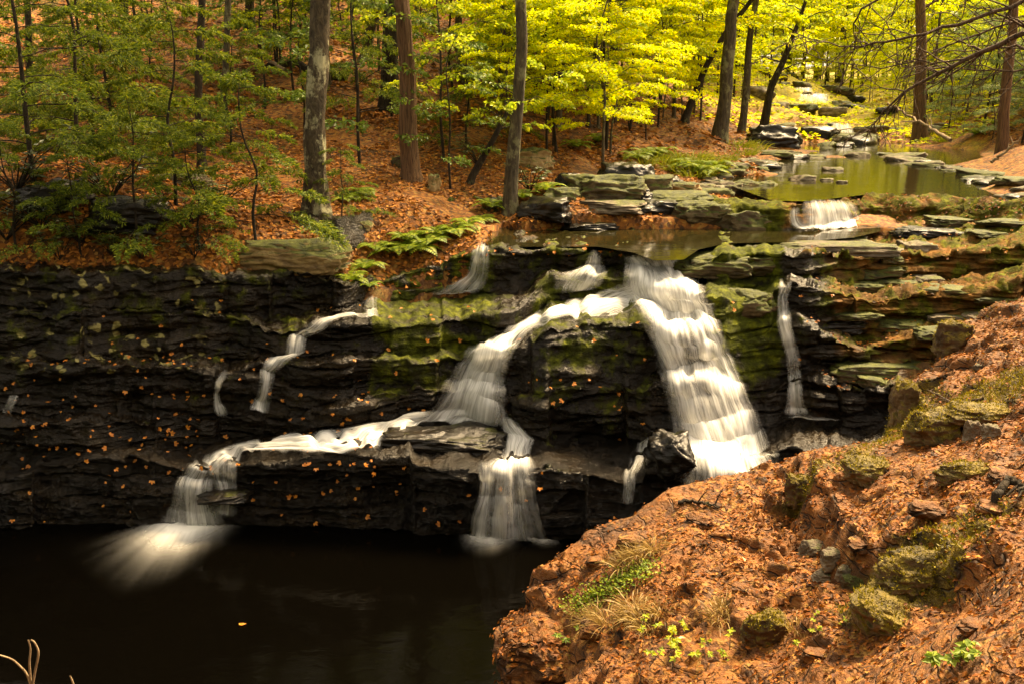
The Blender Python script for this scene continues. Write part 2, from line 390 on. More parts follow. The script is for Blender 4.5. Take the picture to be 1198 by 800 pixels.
# ================================================================ stepped rock wall of the falls
# px : W, E1,B1, E2,B2, E3,B3, E4,B4, E5,B5, E6,B6   (rows in photo pixels; E = front edge of a ledge, B = back of it)
PROF = {
 -420: (612, 540, 528, 492, 486, 425, 419, 370, 365, 318, 300, 280, 270),
    0: (613, 558, 549, 490, 484, 425, 419, 368, 362, 318, 300, 280, 270),
  150: (614, 535, 522, 490, 484, 425, 419, 368, 363, 316, 300, 280, 270),
  215: (614, 552, 524, 489, 483, 427, 420, 369, 364, 317, 302, 280, 270),
  262: (614, 548, 516, 488, 482, 428, 420, 372, 366, 318, 305, 280, 270),
  335: (615, 536, 508, 486, 482, 426, 418, 384, 368, 320, 305, 280, 270),
  400: (617, 532, 508, 470, 463, 419, 410, 376, 362, 330, 318, 280, 270),
  445: (619, 533, 500, 456, 451, 420, 412, 376, 350, 330, 318, 280, 268),
  545: (625, 540, 492, 456, 450, 420, 410, 374, 347, 298, 276, 262, 255),
  605: (632, 548, 515, 470, 465, 412, 396, 366, 346, 293, 268, 250, 243),
  640: (635, 550, 518, 450, 447, 376, 352, 326, 316, 290, 268, 248, 238),
  740: (636, 555, 515, 450, 446, 376, 352, 322, 312, 289, 268, 245, 235),
  765: (634, 552, 520, 452, 438, 384, 362, 332, 318, 306, 268, 243, 232),
  815: (630, 550, 522, 452, 436, 392, 372, 345, 326, 306, 268, 240, 228),
  850: (628, 556, 530, 470, 462, 398, 393, 345, 332, 296, 270, 240, 225),
  890: (620, 540, 510, 470, 466, 398, 394, 345, 333, 292, 272, 240, 226),
  925: (602, 520, 490, 446, 441, 372, 366, 336, 326, 300, 276, 241, 236),
 1000: (600, 520, 495, 452, 440, 410, 397, 352, 336, 300, 274, 242, 238),
 1080: (600, 520, 495, 440, 428, 396, 380, 346, 326, 300, 260, 242, 238),
 1200: (600, 500, 485, 430, 416, 380, 364, 330, 312, 290, 258, 242, 236),
 1500: (600, 500, 485, 430, 416, 380, 364, 330, 312, 290, 258, 242, 236),
}
ZLIP = 3.37
PXW = np.linspace(-420, 1480, 1180)
kx = np.array(sorted(PROF))
PY = np.stack([np.interp(PXW, kx, [PROF[k][i] for k in kx]) for i in range(13)], 1)

def joints(px, seed, wmin, wmax, amp):
    """blocky step function along the ledge: every joint block sits a little differently"""
    r = np.random.default_rng(seed)
    e = [-430.0]
    while e[-1] < 1500: e.append(e[-1] + r.uniform(wmin, wmax))
    v = r.uniform(-amp, amp, len(e))
    k = np.searchsorted(e, px) - 1
    y = v[k]
    ker = np.ones(3) / 3
    return np.convolve(np.pad(y, 1, mode='edge'), ker, 'valid')

ker = np.hanning(13); ker /= ker.sum()
for i in range(0, 13):
    PY[:, i] = np.convolve(np.pad(PY[:, i], 6, mode='edge'), ker, 'valid')
PY[:, 9] += (9 * pn(PXW / 60, 3, 7) + 4 * pn(PXW / 17, 5, 7)) * ss(PXW, 420, 300)
for i in range(1, 13):
    PY[:, i] = np.minimum(PY[:, i], PY[:, i - 1] - 1.5)

W0 = atz(PXW, PY[:, 0], 0.0)
def march(Lean):
    Ys = [W0[:, 1]]; Zs = [W0[:, 2]]
    for i in range(1, 10):
        r, yy, zz = ray(PXW, PY[:, i])
        if i % 2 == 1:
            Y = Ys[-1] + Lean * (PY[:, i - 1] - PY[:, i])
        else:
            z = Zs[-1] + 0.02
            Y = (z - CAMZ) / (zz / yy)
            Y = np.maximum(Y, Ys[-1] + 0.02)
        Ys.append(Y); Zs.append(CAMZ + zz / yy * Y)
    return np.array(Ys), np.array(Zs)
lo, hi = np.full(len(PXW), 0.0002), np.full(len(PXW), 0.05)
for _ in range(40):
    mid = (lo + hi) / 2
    z = march(mid)[1][-1]
    hi = np.where(z < ZLIP, mid, hi); lo = np.where(z < ZLIP, lo, mid)
ker = np.hanning(41); ker /= ker.sum()
Lean = np.convolve(np.pad((lo + hi) / 2, 20, mode='edge'), ker, 'valid')
Ys, Zs = march(Lean)
# last ledge: flat pool floor or dry ledge, then the step up to the upper pond
r_, y_, z_ = ray(PXW, PY[:, 10])
zB5 = Zs[-1] - 0.04 + ss(PXW, 1010, 1080) * 0.30
YB5 = np.maximum((zB5 - CAMZ) / (z_ / y_), Ys[-1] + 0.1)
r_, y_, z_ = ray(PXW, PY[:, 11])
YE6 = YB5 + 0.25; zE6 = CAMZ + z_ / y_ * YE6
r_, y_, z_ = ray(PXW, PY[:, 12])
YB6 = YE6 + 0.5; zB6 = np.maximum(zE6 + 0.01, 3.9) - 0.075 * ss(PXW, 912, 925) * ss(PXW, 1020, 1005)
YL = np.vstack([W0[None, :, 1] - 0.15, Ys, YB5[None], YE6[None], YB6[None], YB6[None] + 0.7])
ZL = np.vstack([np.full((1, len(PXW)), -1.2), Zs, zB5[None], zE6[None], zB6[None], np.full((1, len(PXW)), 3.2)])
# joint blocks: each block of a ledge stands a little forward or back, higher or lower
for e in (2, 4, 6, 8, 10, 12):                      # rows of YL that are front edges (foot of that riser is row e-1)
    j = joints(PXW, 300 + e, 22, 120, 0.10 if e < 10 else 0.07) + 0.06 * pn(PXW / 40, e * 2.3, 1) + 0.02 * pn(PXW / 10, e * 2.3, 5)
    j2 = joints(PXW, 300 + e, 22, 120, 0.045 if e < 10 else 0.02) + 0.05 * pn(PXW / 20, e * 2.3, 8) + 0.02 * pn(PXW / 6, e * 2.3, 3)
    YL[e] += j; YL[e - 1] += j * 0.9
    if e < 11: ZL[e] += j2; ZL[e + 1] += j2
bul = ss(PXW, 598, 640) * ss(PXW, 768, 735)
YL[3] -= .12 * bul; YL[4] -= .34 * bul; YL[5] -= .36 * bul; YL[6] -= .16 * bul
for i in range(2, 13):
    YL[i] = np.maximum(YL[i], YL[i - 1] + 0.015)
SEG = [10, 64, 16, 48, 12, 48, 14, 40, 16, 34, 18, 22, 10, 10]
rows = []
for i, n in enumerate(SEG):
    for k in range(n):
        t = k / n
        rows.append((YL[i] * (1 - t) + YL[i + 1] * t, ZL[i] * (1 - t) + ZL[i + 1] * t))
rows.append((YL[-1], ZL[-1]))
GY = np.array([a for a, _ in rows]); GZ = np.array([b for _, b in rows])
# soften ledge edges a touch
for _ in range(2):
    for g in (GY, GZ):
        g[1:-1] = g[1:-1] * .5 + (g[:-2] + g[2:]) * .25
rx = (PXW - CX) / F
# x from the ray through the pixel column at that height and distance
def x_of(px, Y, Z):
    # forward distance along the camera axis
    d = Y * ct - (Z - CAMZ) * st
    return (px - CX) / F * d
GX = x_of(PXW[None], GY, GZ)
SMOOTHW = np.stack([GX, GY, GZ], -1)                 # undisplaced: the water drapes on this
N0 = gnormals(SMOOTHW)
if N0[..., 1].mean() > 0: N0 = -N0
rise = ss(-N0[..., 1], 0.35, 0.85)
zl = GZ * 3.3 + 0.7 * pn(GX * .45, GY * .4, 3) + 0.25 * pn(GX * 1.7, GY, 9)
lay = np.floor(zl); fr = zl - lay
blk = np.floor(GX * 1.1 + hsh(lay, 3) * 10 + 0.35 * pn(GX * 1.5, 4, GZ * 2))
off = (hsh(lay, blk) - .5) * 0.24 * ss(pn(GX * .6, 7, GZ * .9), -.35, .25)
zl2 = GZ * 9 + 1.2 * pn(GX * .8, 2, GZ)
lay2 = np.floor(zl2)
off2 = (hsh(lay2, np.floor(GX * .9 + hsh(lay2, 8) * 9 + .6 * pn(GX, 3, GZ * 3))) - .5) * 0.045
gro = -0.12 * ss(np.abs(fr - .5), .42, .5) * ss(pn(GX * .55, 5, GZ * 1.2), -.25, .3)
D = off + off2 + gro + 0.13 * fbm(GX * .8, GY * .8, GZ * 2.6, 4) + 0.035 * fbm(GX * 4.2, GY * 4.2, GZ * 8, 4)
D = D + 0.035 * fbm(GX * 8, GY * 8, GZ * 8, 3) * ss(GZ, 1.1, .5)
RT = ss(PXW, 900, 960)[None] * ss(GZ, .9, 1.4)
l3 = np.floor(GZ * 12 + 1.3 * pn(GX * .6, 3, GZ))
D = D + RT * ((hsh(l3, np.floor(GX * 1.2 + hsh(l3, 4) * 9 + .5 * pn(GX * 2, 1, GZ))) - .5) * 0.20)
land = ss(np.arange(len(rows)), sum(SEG[:12]), sum(SEG[:13]))[:, None]
WALL = SMOOTHW.copy()
dirn = N0 * np.array([0.35, 1, 0.4])
WALL += dirn * (D * (0.25 + 0.75 * rise) )[..., None] * 0.95
WALL[..., 2] += (1 - rise) * (0.07 * fbm(GX * 2.0, GY * 2.0, 7, 4) + 0.045 * fbm(GX * 6.5, GY * 6.5, 17, 3))
bx_ = np.floor(GX * 1.3 + .8 * pn(GX, GY * 2, 3)); by_ = np.floor(GY * 4 + .8 * pn(GX, GY * 2, 9))
WALL[..., 2] += (1 - rise) * RT * (hsh(bx_, by_) - .5) * 0.13
px_, py_, pz_ = WALL[..., 0], WALL[..., 1], WALL[..., 2]
PXG = np.broadcast_to(PXW[None], px_.shape)
dry = ss(PXG, 930, 1010) * ss(pz_, 1.2, 2.7) * 0.9 + ss(pz_, 3.30, 3.5) * 0.75 * ss(PXG, 560, 640) + ss(PXG, 1000, 1050) * 0.25
dry += 0.22 * ss(PXG, 330, 150) * ss(pz_, 2.5, 3.2)
moss = 0.24 + 0.10 * ss(pz_, 1.2, 2.4) + 0.42 * ss(PXG, 820, 838) * ss(PXG, 925, 905) * ss(pz_, 1.0, 1.8) + 0.30 * ss(PXG, 420, 445) * ss(PXG, 610, 560) * ss(pz_, 1.3, 1.7) \
     + 0.22 * ss(PXG, 600, 640) * ss(PXG, 770, 750) * ss(pz_, .8, 1.2) + 0.20 * ss(PXG, 930, 980) * ss(pz_, 1.0, 2.2) + 0.06 * ss(pz_, 3.3, 3.5) * ss(PXG, 600, 640)
moss += 0.08 * ss(PXG, 430, 300) * ss(pz_, 1.7, 2.5) + 0.05 * (N0[..., 2] > .6) * ss(pz_, 1.2, 2) - 0.2 * ss(pz_, 0.9, 0.4)
lich = ss(PXG, 340, 240) * ss(pz_, 1.75, 2.1) * 0.62 + 0.0 * px_
wall = grid_obj('rock_ledges', WALL, M['rock'], True, {'dry': dry, 'moss': moss, 'lichen': lich, 'wet': ss(pz_, 1.25, .55) * (1 - ss(PXG, 930, 1010) * .5) + .25 * ss(PXG, 330, 420) * ss(PXG, 900, 820)})
tag(wall, 'black wet stepped rock ledges the stream falls over', 'rock ledges', kind='structure')

def bvh_of(G):
    r, c = G.shape[:2]
    return BVHTree.FromPolygons([tuple(v) for v in G.reshape(-1, 3)], [tuple(q) for q in gridq(r, c)])
BV_WALL = bvh_of(WALL)
# blurred version of the displaced wall for the water to drape over
SMW = WALL.copy()
for _ in range(6):
    SMW[1:-1] = SMW[1:-1] * .5 + (SMW[:-2] + SMW[2:]) * .25
    SMW[:, 1:-1] = SMW[:, 1:-1] * .5 + (SMW[:, :-2] + SMW[:, 2:]) * .25
BV_SMW = bvh_of(SMW)

def shoot(bv, px, py):
    r, y, z = ray(px, py)
    d = Vector((float(r), float(y), float(z))).normalized()
    h = bv.ray_cast(Vector((0, 0, CAMZ)), d)
    return h[0], h[1]

# ================================================================ wooded ground
BANK = [(250, 316), (300, 317), (345, 318), (395, 321), (412, 330), (430, 343), (470, 338), (500, 323), (530, 307), (562, 291), (588, 270)]
BANKP = [np.array(shoot(BV_WALL, a, b)[0]) for a, b in BANK]
ctrl = [tuple(p) for p in BANKP] + [(*atY(a, b, Y),) for a, b, Y in [
 (-420, 300, 14.4), (-200, 300, 14.5), (0, 302, 14.6), (150, 303, 14.7), (625, 238, 18.6), (-420, 200, 18.5), (-200, 200, 19), (0, 200, 19.3), (100, 200, 19.4),
 (250, 230, 17.5), (400, 250, 17.2), (500, 238, 17.9), (600, 200, 21), (0, 100, 26), (200, 100, 26), (400, 130, 25), (500, 100, 28.5),
 (650, 150, 26), (650, 100, 33), (0, 0, 36), (200, 0, 37), (400, 0, 40), (600, 0, 48), (750, 0, 60), (-400, 0, 34), (700, 205, 22.5),
 (750, 188, 25), (750, 150, 30), (750, 100, 40), (845, 192, 25.5), (865, 165, 32), (850, 120, 42), (930, 133, 48), (905, 160, 38),
 (1198, 212, 21), (1198, 185, 25), (1120, 168, 35), (1198, 130, 35), (1198, 60, 50), (1400, 190, 20), (1400, 90, 32), (1400, 20, 46),
 (1050, 150, 42), (1060, 128, 55), (950, 104, 78), (980, 101, 120), (800, 80, 85), (1100, 85, 95), (1600, 0, 90), (-800, -60, 60)]]
ctrl += [(*atz(a, b, z),) for a, b, z in [
 (960, 226, 3.5), (1030, 218, 3.45), (1000, 192, 3.45), (1080, 202, 3.45), (958, 182, 3.55), (1130, 225, 3.5), (1050, 236, 3.4), (990, 172, 3.7), (1100, 185, 3.6)]]
ctrl += [(1.5, 16.6, 2.8), (3, 16.6, 2.8), (4.5, 17, 2.8), (6, 17, 2.8), (8.5, 16.5, 2.6), (11, 16.5, 2.6), (14, 16, 2.8), (1.2, 15.0, 1.6), (4, 15, 1.4), (8, 14.5, 1.2), (12, 14, 1.2),
         (-12, 13.6, 1.2), (-7, 13.6, 1.2), (-4, 13.6, 1.2), (-2, 13.4, 1.2), (20, 15, 4.6), (30, 18, 8), (-30, 16, 5), (-40, 30, 12), (-60, 60, 24), (60, 60, 26), (0, 160, 22), (60, 160, 8), (40, 160, 6), (100, 160, 24), (-80, 160, 42)]
ctrl = np.array(ctrl)
def tps_fit(C, lam):
    P = C[:, :2]; n = len(P)
    r2 = ((P[:, None] - P[None]) ** 2).sum(-1)
    K = 0.5 * r2 * np.log(r2 + 1e-9) + lam * np.eye(n)
    A = np.zeros((n + 3, n + 3)); A[:n, :n] = K; A[:n, n] = 1; A[:n, n + 1:] = P; A[n, :n] = 1; A[n + 1:, :n] = P.T
    w = np.linalg.solve(A, np.r_[C[:, 2], 0, 0, 0])
    def f(x, y):
        x, y = np.asarray(x, float), np.asarray(y, float)
        s = w[n] + w[n + 1] * x + w[n + 2] * y
        for i in range(n):
            q = (x - P[i, 0]) ** 2 + (y - P[i, 1]) ** 2
            s = s + w[i] * 0.5 * q * np.log(q + 1e-9)
        return s
    return f
_zg = tps_fit(ctrl, 0.4)
kk = np.searchsorted(PXW, np.arange(-410, 232, 9))
BE_PX = np.r_[PXW[kk], [a for a, b in BANK], 610, 650, 890, 910, 1020, 1100, 1500]
BE_Y = np.r_[YL[10][kk] + 0.10, [p[1] for p in BANKP], 18.0, 18.3, 18.3, 18.6, 18.6, 17.6, 17.0]
def zg(x, y):
    x, y = np.asarray(x, float), np.asarray(y, float)
    far = ss(y, 15, 40)
    drop = 7.0 * np.maximum(np.interp(x / y * F + CX, BE_PX, BE_Y) + 0.06 * pn(x * 1.6, y * 1.6, 3) - y, 0)
    drop = np.minimum(drop, 4.0)
    return -drop + _zg(x, y) + (0.10 + 0.35 * far) * fbm(x * .35, y * .35, 1, 3) + 0.05 * fbm(x * 1.6, y * 1.6, 5, 3)
pu = np.linspace(-900, 2100, 430)
Yd = np.geomspace(13.5, 170, 330)
TX = (pu[None] - CX) / F * Yd[:, None] * 1.0
TY = np.broadcast_to(Yd[:, None], TX.shape)
TER = np.stack([TX, TY, zg(TX, TY)], -1)
PXT = np.broadcast_to(pu[None], TX.shape)
ground = grid_obj('ground', TER, M['ground'], True, {'yellow': .75 * ss(TY, 30, 52) * ss(PXT, 560, 900) + .25 * ss(PXT, 1040, 1120)})
tag(ground, 'steep woodland ground covered in rusty fallen leaves', 'ground', kind='structure')
def gp(px, py, Y=None):
    """ground point seen at a photo pixel (marching along the ray)"""
    r, y, z = (float(t) for t in ray(px, py))
    Yv = np.geomspace(13.6, 165, 700)
    t = Yv / y
    h = CAMZ + z * t - zg(r * t, Yv)
    k = np.where(h < 0)[0]
    Yh = Yv[k[0]] if len(k) else (Y or 60.0)
    if Y is not None: Yh = Y
    x = r * Yh / y
    return np.array([x, Yh, float(zg(x, Yh))])

# ================================================================ water sheets
def poly_sheet(name, pts, z, mat):
    me = bpy.data.meshes.new(name)
    bm = __import__('bmesh').new()
    bm.faces.new([bm.verts.new((p[0], p[1], z)) for p in pts])
    bm.normal_update(); bm.to_mesh(me); bm.free()
    if me.polygons[0].normal.z < 0: me.flip_normals()
    me.materials.append(mat)
    o = bpy.data.objects.new(name, me); COL.objects.link(o)
    return o
pool = poly_sheet('pool_water', [(-40, -10), (20, -10), (20, 14), (-40, 14)], 0.0, M['pool'])
tag(pool, 'dark still plunge pool at the foot of the falls', 'pool', kind='structure')
ZMID, ZUP = 3.40, 3.86
mid = [tuple(atz(a, b, ZMID)[:2]) for a, b in [(570, 287), (600, 289), (650, 289), (700, 289), (742, 296), (765, 305), (800, 304), (818, 292), (850, 285), (900, 284), (930, 284), (1000, 278), (1030, 271), (1030, 262), (1000, 255), (900, 250), (700, 250), (600, 252), (560, 275)]]
midw = poly_sheet('stream_water', mid, ZMID, M['pond'])
tag(midw, 'shallow dark water behind the lip of the falls', 'stream', kind='structure')
fr_ = [k for k in range(len(PXW)) if 900 < PXW[k] < 1330][::12]
upw = poly_sheet('pond_water', [(float(x_of(PXW[k], YL[13][k] + .02, ZUP)), float(YL[13][k] + .02)) for k in fr_] + [(16, 20), (22, 36), (20, 46), (8, 46), (5, 30), (4.8, 22)], ZUP, M['pond'])
tag(upw, 'quiet upper pond mirroring yellow green trees', 'pond', kind='structure')

# ================================================================ leaf strewn outcrop the photographer stands on
EDGE_W = [(-5.0, -3, 3.4), (-4.2, 2.4, 2.4), (-2.8, 3.9, 2.1), (-1.2, 4.1, 2.4), (-0.1, 4.9, 2.35)]
EDGE_P = [(640, 806, 2.2), (668, 782, 2.2), (652, 752, 2.12), (630, 720, 2.15), (613, 688, 2.2), (620, 662, 2.3), (650, 636, 2.45), (690, 608, 2.6), (740, 589, 2.7), (790, 561, 2.8), (850, 546, 2.85), (900, 535, 2.9), (960, 527, 2.95),
          (1034, 502, 3.0), (1042, 468, 3.25), (1062, 440, 3.4), (1092, 416, 3.52), (1110, 377, 3.75), (1150, 353, 3.9), (1198, 340, 4.0), (1300, 326, 4.1), (1460, 318, 4.25)]
edge = np.array(EDGE_W + [tuple(atz(a, b, z)) for a, b, z in EDGE_P] + [(11.0, 9.6, 4.5)])
topc = [tuple(p) for p in edge] + [tuple(atz(a, b, z)) for a, b, z in [
  (750, 700, 2.62), (820, 800, 2.78), (900, 620, 2.85), (900, 750, 2.92), (1000, 800, 3.15), (985, 560, 3.08), (1000, 610, 3.12), (1050, 560, 3.2), (1100, 500, 3.42), (1198, 420, 3.92), (1198, 550, 3.72),
  (1100, 640, 3.38), (1130, 720, 3.45), (1198, 800, 3.85), (1198, 680, 3.75), (1120, 440, 3.65)]] + [(0.6, 0, 4.0), (2.5, 0, 4.3), (6, 1, 5.0), (8, 4, 5.0), (1.5, 2.3, 3.55), (0.6, 3.0, 3.2)]
_zt = tps_fit(np.array(topc), 0.02)
crk = np.array([tuple(atz(a, b, 3.0)) for a, b in [(905, 530), (925, 556), (938, 600), (952, 640), (985, 690), (1075, 750), (1150, 830)]])
crk = crk[np.argsort(crk[:, 1])]
def zt(x, y, rough=True):
    xs = np.interp(y, crk[:, 1], crk[:, 0]) + 0.12 * pn(np.asarray(y) * 2.2, 3, 1)
    fade = ss(y, crk[0, 1] - .1, crk[0, 1] + .6) * ss(y, crk[-1, 1] + .1, crk[-1, 1] - .8)
    d = np.asarray(x) - xs
    s = 0.20 * ss(d, -0.05, 0.16) * fade * ss(d, 2.2, .4)
    z = _zt(x, y) + s - 0.08 * fade * np.exp(-(d / .10) ** 2)
    if rough:
        z = z + fade * np.exp(-(d / .35) ** 2) * (.09 * fbm(np.asarray(x) * 4.5, np.asarray(y) * 4.5, 11, 4) + .05 * (hsh(np.floor(np.asarray(x) * 6 + pn(x * 3, y * 3, 1)), np.floor(np.asarray(y) * 5 + pn(x * 3, y * 3, 4))) - .5))
        z = z + 0.07 * fbm(x * 1.1, y * 1.1, 2, 3) + 0.028 * fbm(x * 4, y * 4, 6, 4)
        # bedding: the stone breaks into flat shelves with ragged steps
        xx, yy = np.asarray(x, float), np.asarray(y, float)
        q = z * 6.5 + 1.1 * fbm(xx * .7, yy * .7, 8, 3) + .55 * fbm(xx * 3.2, yy * 3.2, 18, 3) + .5 * (hsh(np.floor(xx * 2.3 + pn(xx * 2, yy * 2, 3)), np.floor(yy * 2.3 + pn(xx * 2, yy * 2, 9))) - .5)
        fq = np.floor(q); st_ = (fq + ss(q - fq, .62, .95)) - q
        wq = ss(pn(xx * .6, yy * .6, 12) + .35, -.1, .4) * (1 - .45 * ss(d, -.2, .6) * fade)
        z = z + st_ / 6.5 * .8 * wq
    return z
# boundary resampled
def resample(P, n):
    P = np.asarray(P, float)
    s = np.r_[0, np.cumsum(np.linalg.norm(np.diff(P[:, :2], axis=0), axis=1))]
    # pixel-dense sampling where close to the camera view
    w = np.interp(np.linspace(0, 1, n), np.linspace(0, 1, len(s)), s)
    return np.stack([np.interp(w, s, P[:, k]) for k in range(P.shape[1])], 1)
NB_ = 620
Bd = resample(edge, NB_)
ker = np.hanning(9); ker /= ker.sum()
for k in range(3): Bd[:, k] = np.convolve(np.pad(Bd[:, k], 4, mode='edge'), ker, 'valid')
bs = np.r_[0, np.cumsum(np.linalg.norm(np.diff(Bd[:, :2], axis=0), axis=1))]
# centre line that the top is ruled towards
Sp = resample(np.array([(7.5, -3, 5), (7.8, 1, 5), (8.5, 4.5, 5), (10.5, 6.5, 5), (11.5, 7.6, 5)]), NB_)
tt = np.r_[np.linspace(0, 1, 330) ** 1.15]
top = Bd[:, None, :2] * (1 - tt[None, :, None]) + Sp[:, None, :2] * tt[None, :, None]
TZ = zt(top[..., 0], top[..., 1])
rnd = 0.10 * np.exp(-(np.linalg.norm(top - Bd[:, None, :2], axis=-1) / 0.12))
TOP = np.dstack([top, TZ - rnd])
# outward direction of the edge
tg = np.gradient(Bd[:, :2], axis=0); tg /= np.linalg.norm(tg, axis=1)[:, None]
outw = np.stack([-tg[:, 1], tg[:, 0]], 1)
nw = 130
wall_rows = []
for k in range(nw):
    h = (k + 1) / nw
    z = TOP[:, 0, 2] * (1 - h) + (-0.6) * h
    zz_ = z * 6.5 + 0.8 * pn(bs * .6, 1, 4)
    ly = np.floor(zz_); fz = zz_ - ly
    o = 0.06 * h ** .5 + 0.35 * h * h + (hsh(ly, np.floor(bs * 1.6 + hsh(ly, 2) * 7)) - .5) * 0.16 - 0.05 * ss(np.abs(fz - .5), .36, .5)
    o = o + 0.09 * fbm(bs * 1.5, z * 3, 3, 3) + 0.035 * fbm(bs * 7, z * 10, 5, 3)
    o = o * ss(h, 0, 0.03)
    wall_rows.append(np.concatenate([Bd[:, :2] + outw * o[:, None], z[:, None]], 1))
OUT = np.concatenate([np.stack(wall_rows[::-1], 1), TOP], 1)      # [edge, rows, 3]
ox, oy, oz = OUT[..., 0], OUT[..., 1], OUT[..., 2]
NO = gnormals(OUT); NO *= np.sign(NO[..., 2].mean())
# where the photograph shows yellow moss: the crack, the far edge and the upper mound
def near(px, py, z, rad):
    p = atz(px, py, z)
    return np.exp(-((ox - p[0]) ** 2 + (oy - p[1]) ** 2) / rad ** 2)
om = 0.08 + 0.0 * ox
for a, b, z, rad, w in [(1045, 480, 3.2, .45, .6), (1060, 505, 3.2, .5, .5), (1120, 490, 3.5, .5, .5), (1170, 470, 3.7, .5, .45), (1000, 560, 3.1, .5, .4), (1050, 690, 3.3, .35, .6), (1100, 660, 3.4, .35, .45), (1010, 710, 3.1, .3, .5),
                        (1150, 640, 3.5, .4, .35), (1180, 360, 3.9, .3, .35), (1120, 365, 3.8, .3, .5), (690, 690, 2.5, .25, .3), (1030, 540, 3.1, .4, .3), (940, 575, 3.0, .25, .35)]:
    om = om + w * near(a, b, z, rad * .8)
om = om + 0.12 * (NO[..., 2] < .5)
outc = grid_obj('rock_outcrop', np.swapaxes(OUT, 0, 1)[:, ::-1].copy(), M['outcrop'], True, {'moss': np.swapaxes(om, 0, 1)[:, ::-1]})
tag(outc, 'broad leaf covered rock shelf in the near right corner', 'rock outcrop', kind='structure')
BV_OUT = bvh_of(OUT)
def op(px, py):
    h = shoot(BV_OUT, px, py)[0]
    return np.array(h) if h else None
# ================================================================ falling water, draped over the rock it runs down
def cascade(name, label, rows, dens, nv=None, nu=26, lift=0.06, edge_soft=0.42, fade=5, parent=None, cat='waterfall'):
    """rows: (xl, yl, xr, yr) in photo pixels from top to bottom; dens: one value per row"""
    R_ = np.array(rows, float); dn = np.array(dens, float)
    mid = (R_[:, :2] + R_[:, 2:]) / 2
    s = np.r_[0, np.cumsum(np.linalg.norm(np.diff(mid, axis=0), axis=1))]
    nv = nv or int(max(24, s[-1] / 2.2))
    t = np.linspace(0, s[-1], nv)
    Q = np.stack([np.interp(t, s, R_[:, k]) for k in range(4)], 1)
    kr = np.hanning(9); kr /= kr.sum()
    for k in range(4): Q[:, k] = np.convolve(np.pad(Q[:, k], 4, mode='reflect', reflect_type='odd'), kr, 'valid')
    dv = np.interp(t, s, dn)
    G = np.zeros((nv, nu, 3)); ok = np.zeros((nv, nu), bool)
    for i in range(nv):
        for j in range(nu):
            a = j / (nu - 1)
            wob = 1.5 * math.sin(i * .31 + j * .9)
            h, n = shoot(BV_SMW, Q[i, 0] * (1 - a) + Q[i, 2] * a + wob * .3, Q[i, 1] * (1 - a) + Q[i, 3] * a)
            if h is None: continue
            nn = Vector(n)
            if nn.y > 0: nn = -nn
            G[i, j] = h + Vector((nn.x * .5, nn.y, nn.z)) * lift + Vector((0, -lift * .5, lift * .6)); ok[i, j] = True
    for i in range(nv):                                     # fill misses from the row above
        for j in range(nu):
            if not ok[i, j]:
                js = [q for q in range(nu) if ok[i, q]]
                G[i, j] = G[i, min(js, key=lambda q: abs(q - j))] if js else G[i - 1, j]
    for _ in range(3):
        G[1:-1] = G[1:-1] * .5 + (G[:-2] + G[2:]) * .25
    for _ in range(2):
        G[:, 1:-1] = G[:, 1:-1] * .5 + (G[:, :-2] + G[:, 2:]) * .25
    wid = np.linalg.norm(G[:, -1] - G[:, 0], axis=1)
    ln = np.r_[0, np.cumsum(np.linalg.norm(np.diff(G.mean(1), axis=0), axis=1))]
    u = np.linspace(0, 1, nu)
    wm = max(float(np.median(wid)), .15)
    UV = np.dstack([np.broadcast_to(u[None] * wm + hsh(len(rows), int(R_[0, 0])) * 7, (nv, nu)), np.broadcast_to(ln[:, None], (nv, nu))])
    # ridges of the running water
    N = gnormals(G); N *= np.sign(-N[..., 1].mean())
    G = G + N * (0.035 * pn(UV[..., 0] * 6, UV[..., 1] * .8, 3) + 0.02 * pn(UV[..., 0] * 17, UV[..., 1], 5))[..., None]
    # thin lips: water thins where the rock bulges
    ed = np.minimum(u, 1 - u)
    d = dv[:, None] * ss(ed, -0.01, edge_soft)[None]
    d = d + 0.14 * pn(UV[..., 0] * 2.2, UV[..., 1] * .5, 2) * (d > .05)
    Nb = gnormals(G); nz = np.abs(Nb[..., 2])
    d = d * (.84 + .28 * ss(nz, .35, .85))
    d = d * np.minimum(ss(np.arange(nv), -1, fade), 1)[:, None] * ss(np.arange(nv), nv, nv - 3)[:, None]
    o = grid_obj(name, G, M['fall'], True, {'dens': d}, parent)
    uvl = o.data.uv_layers.new(name='UVMap')
    li = np.zeros(len(o.data.loops), dtype=np.int32); o.data.loops.foreach_get('vertex_index', li)
    uvl.data.foreach_set('uv', UV.reshape(-1, 2)[li].astype(np.float32).ravel())
    if label: tag(o, label, cat)
    return o

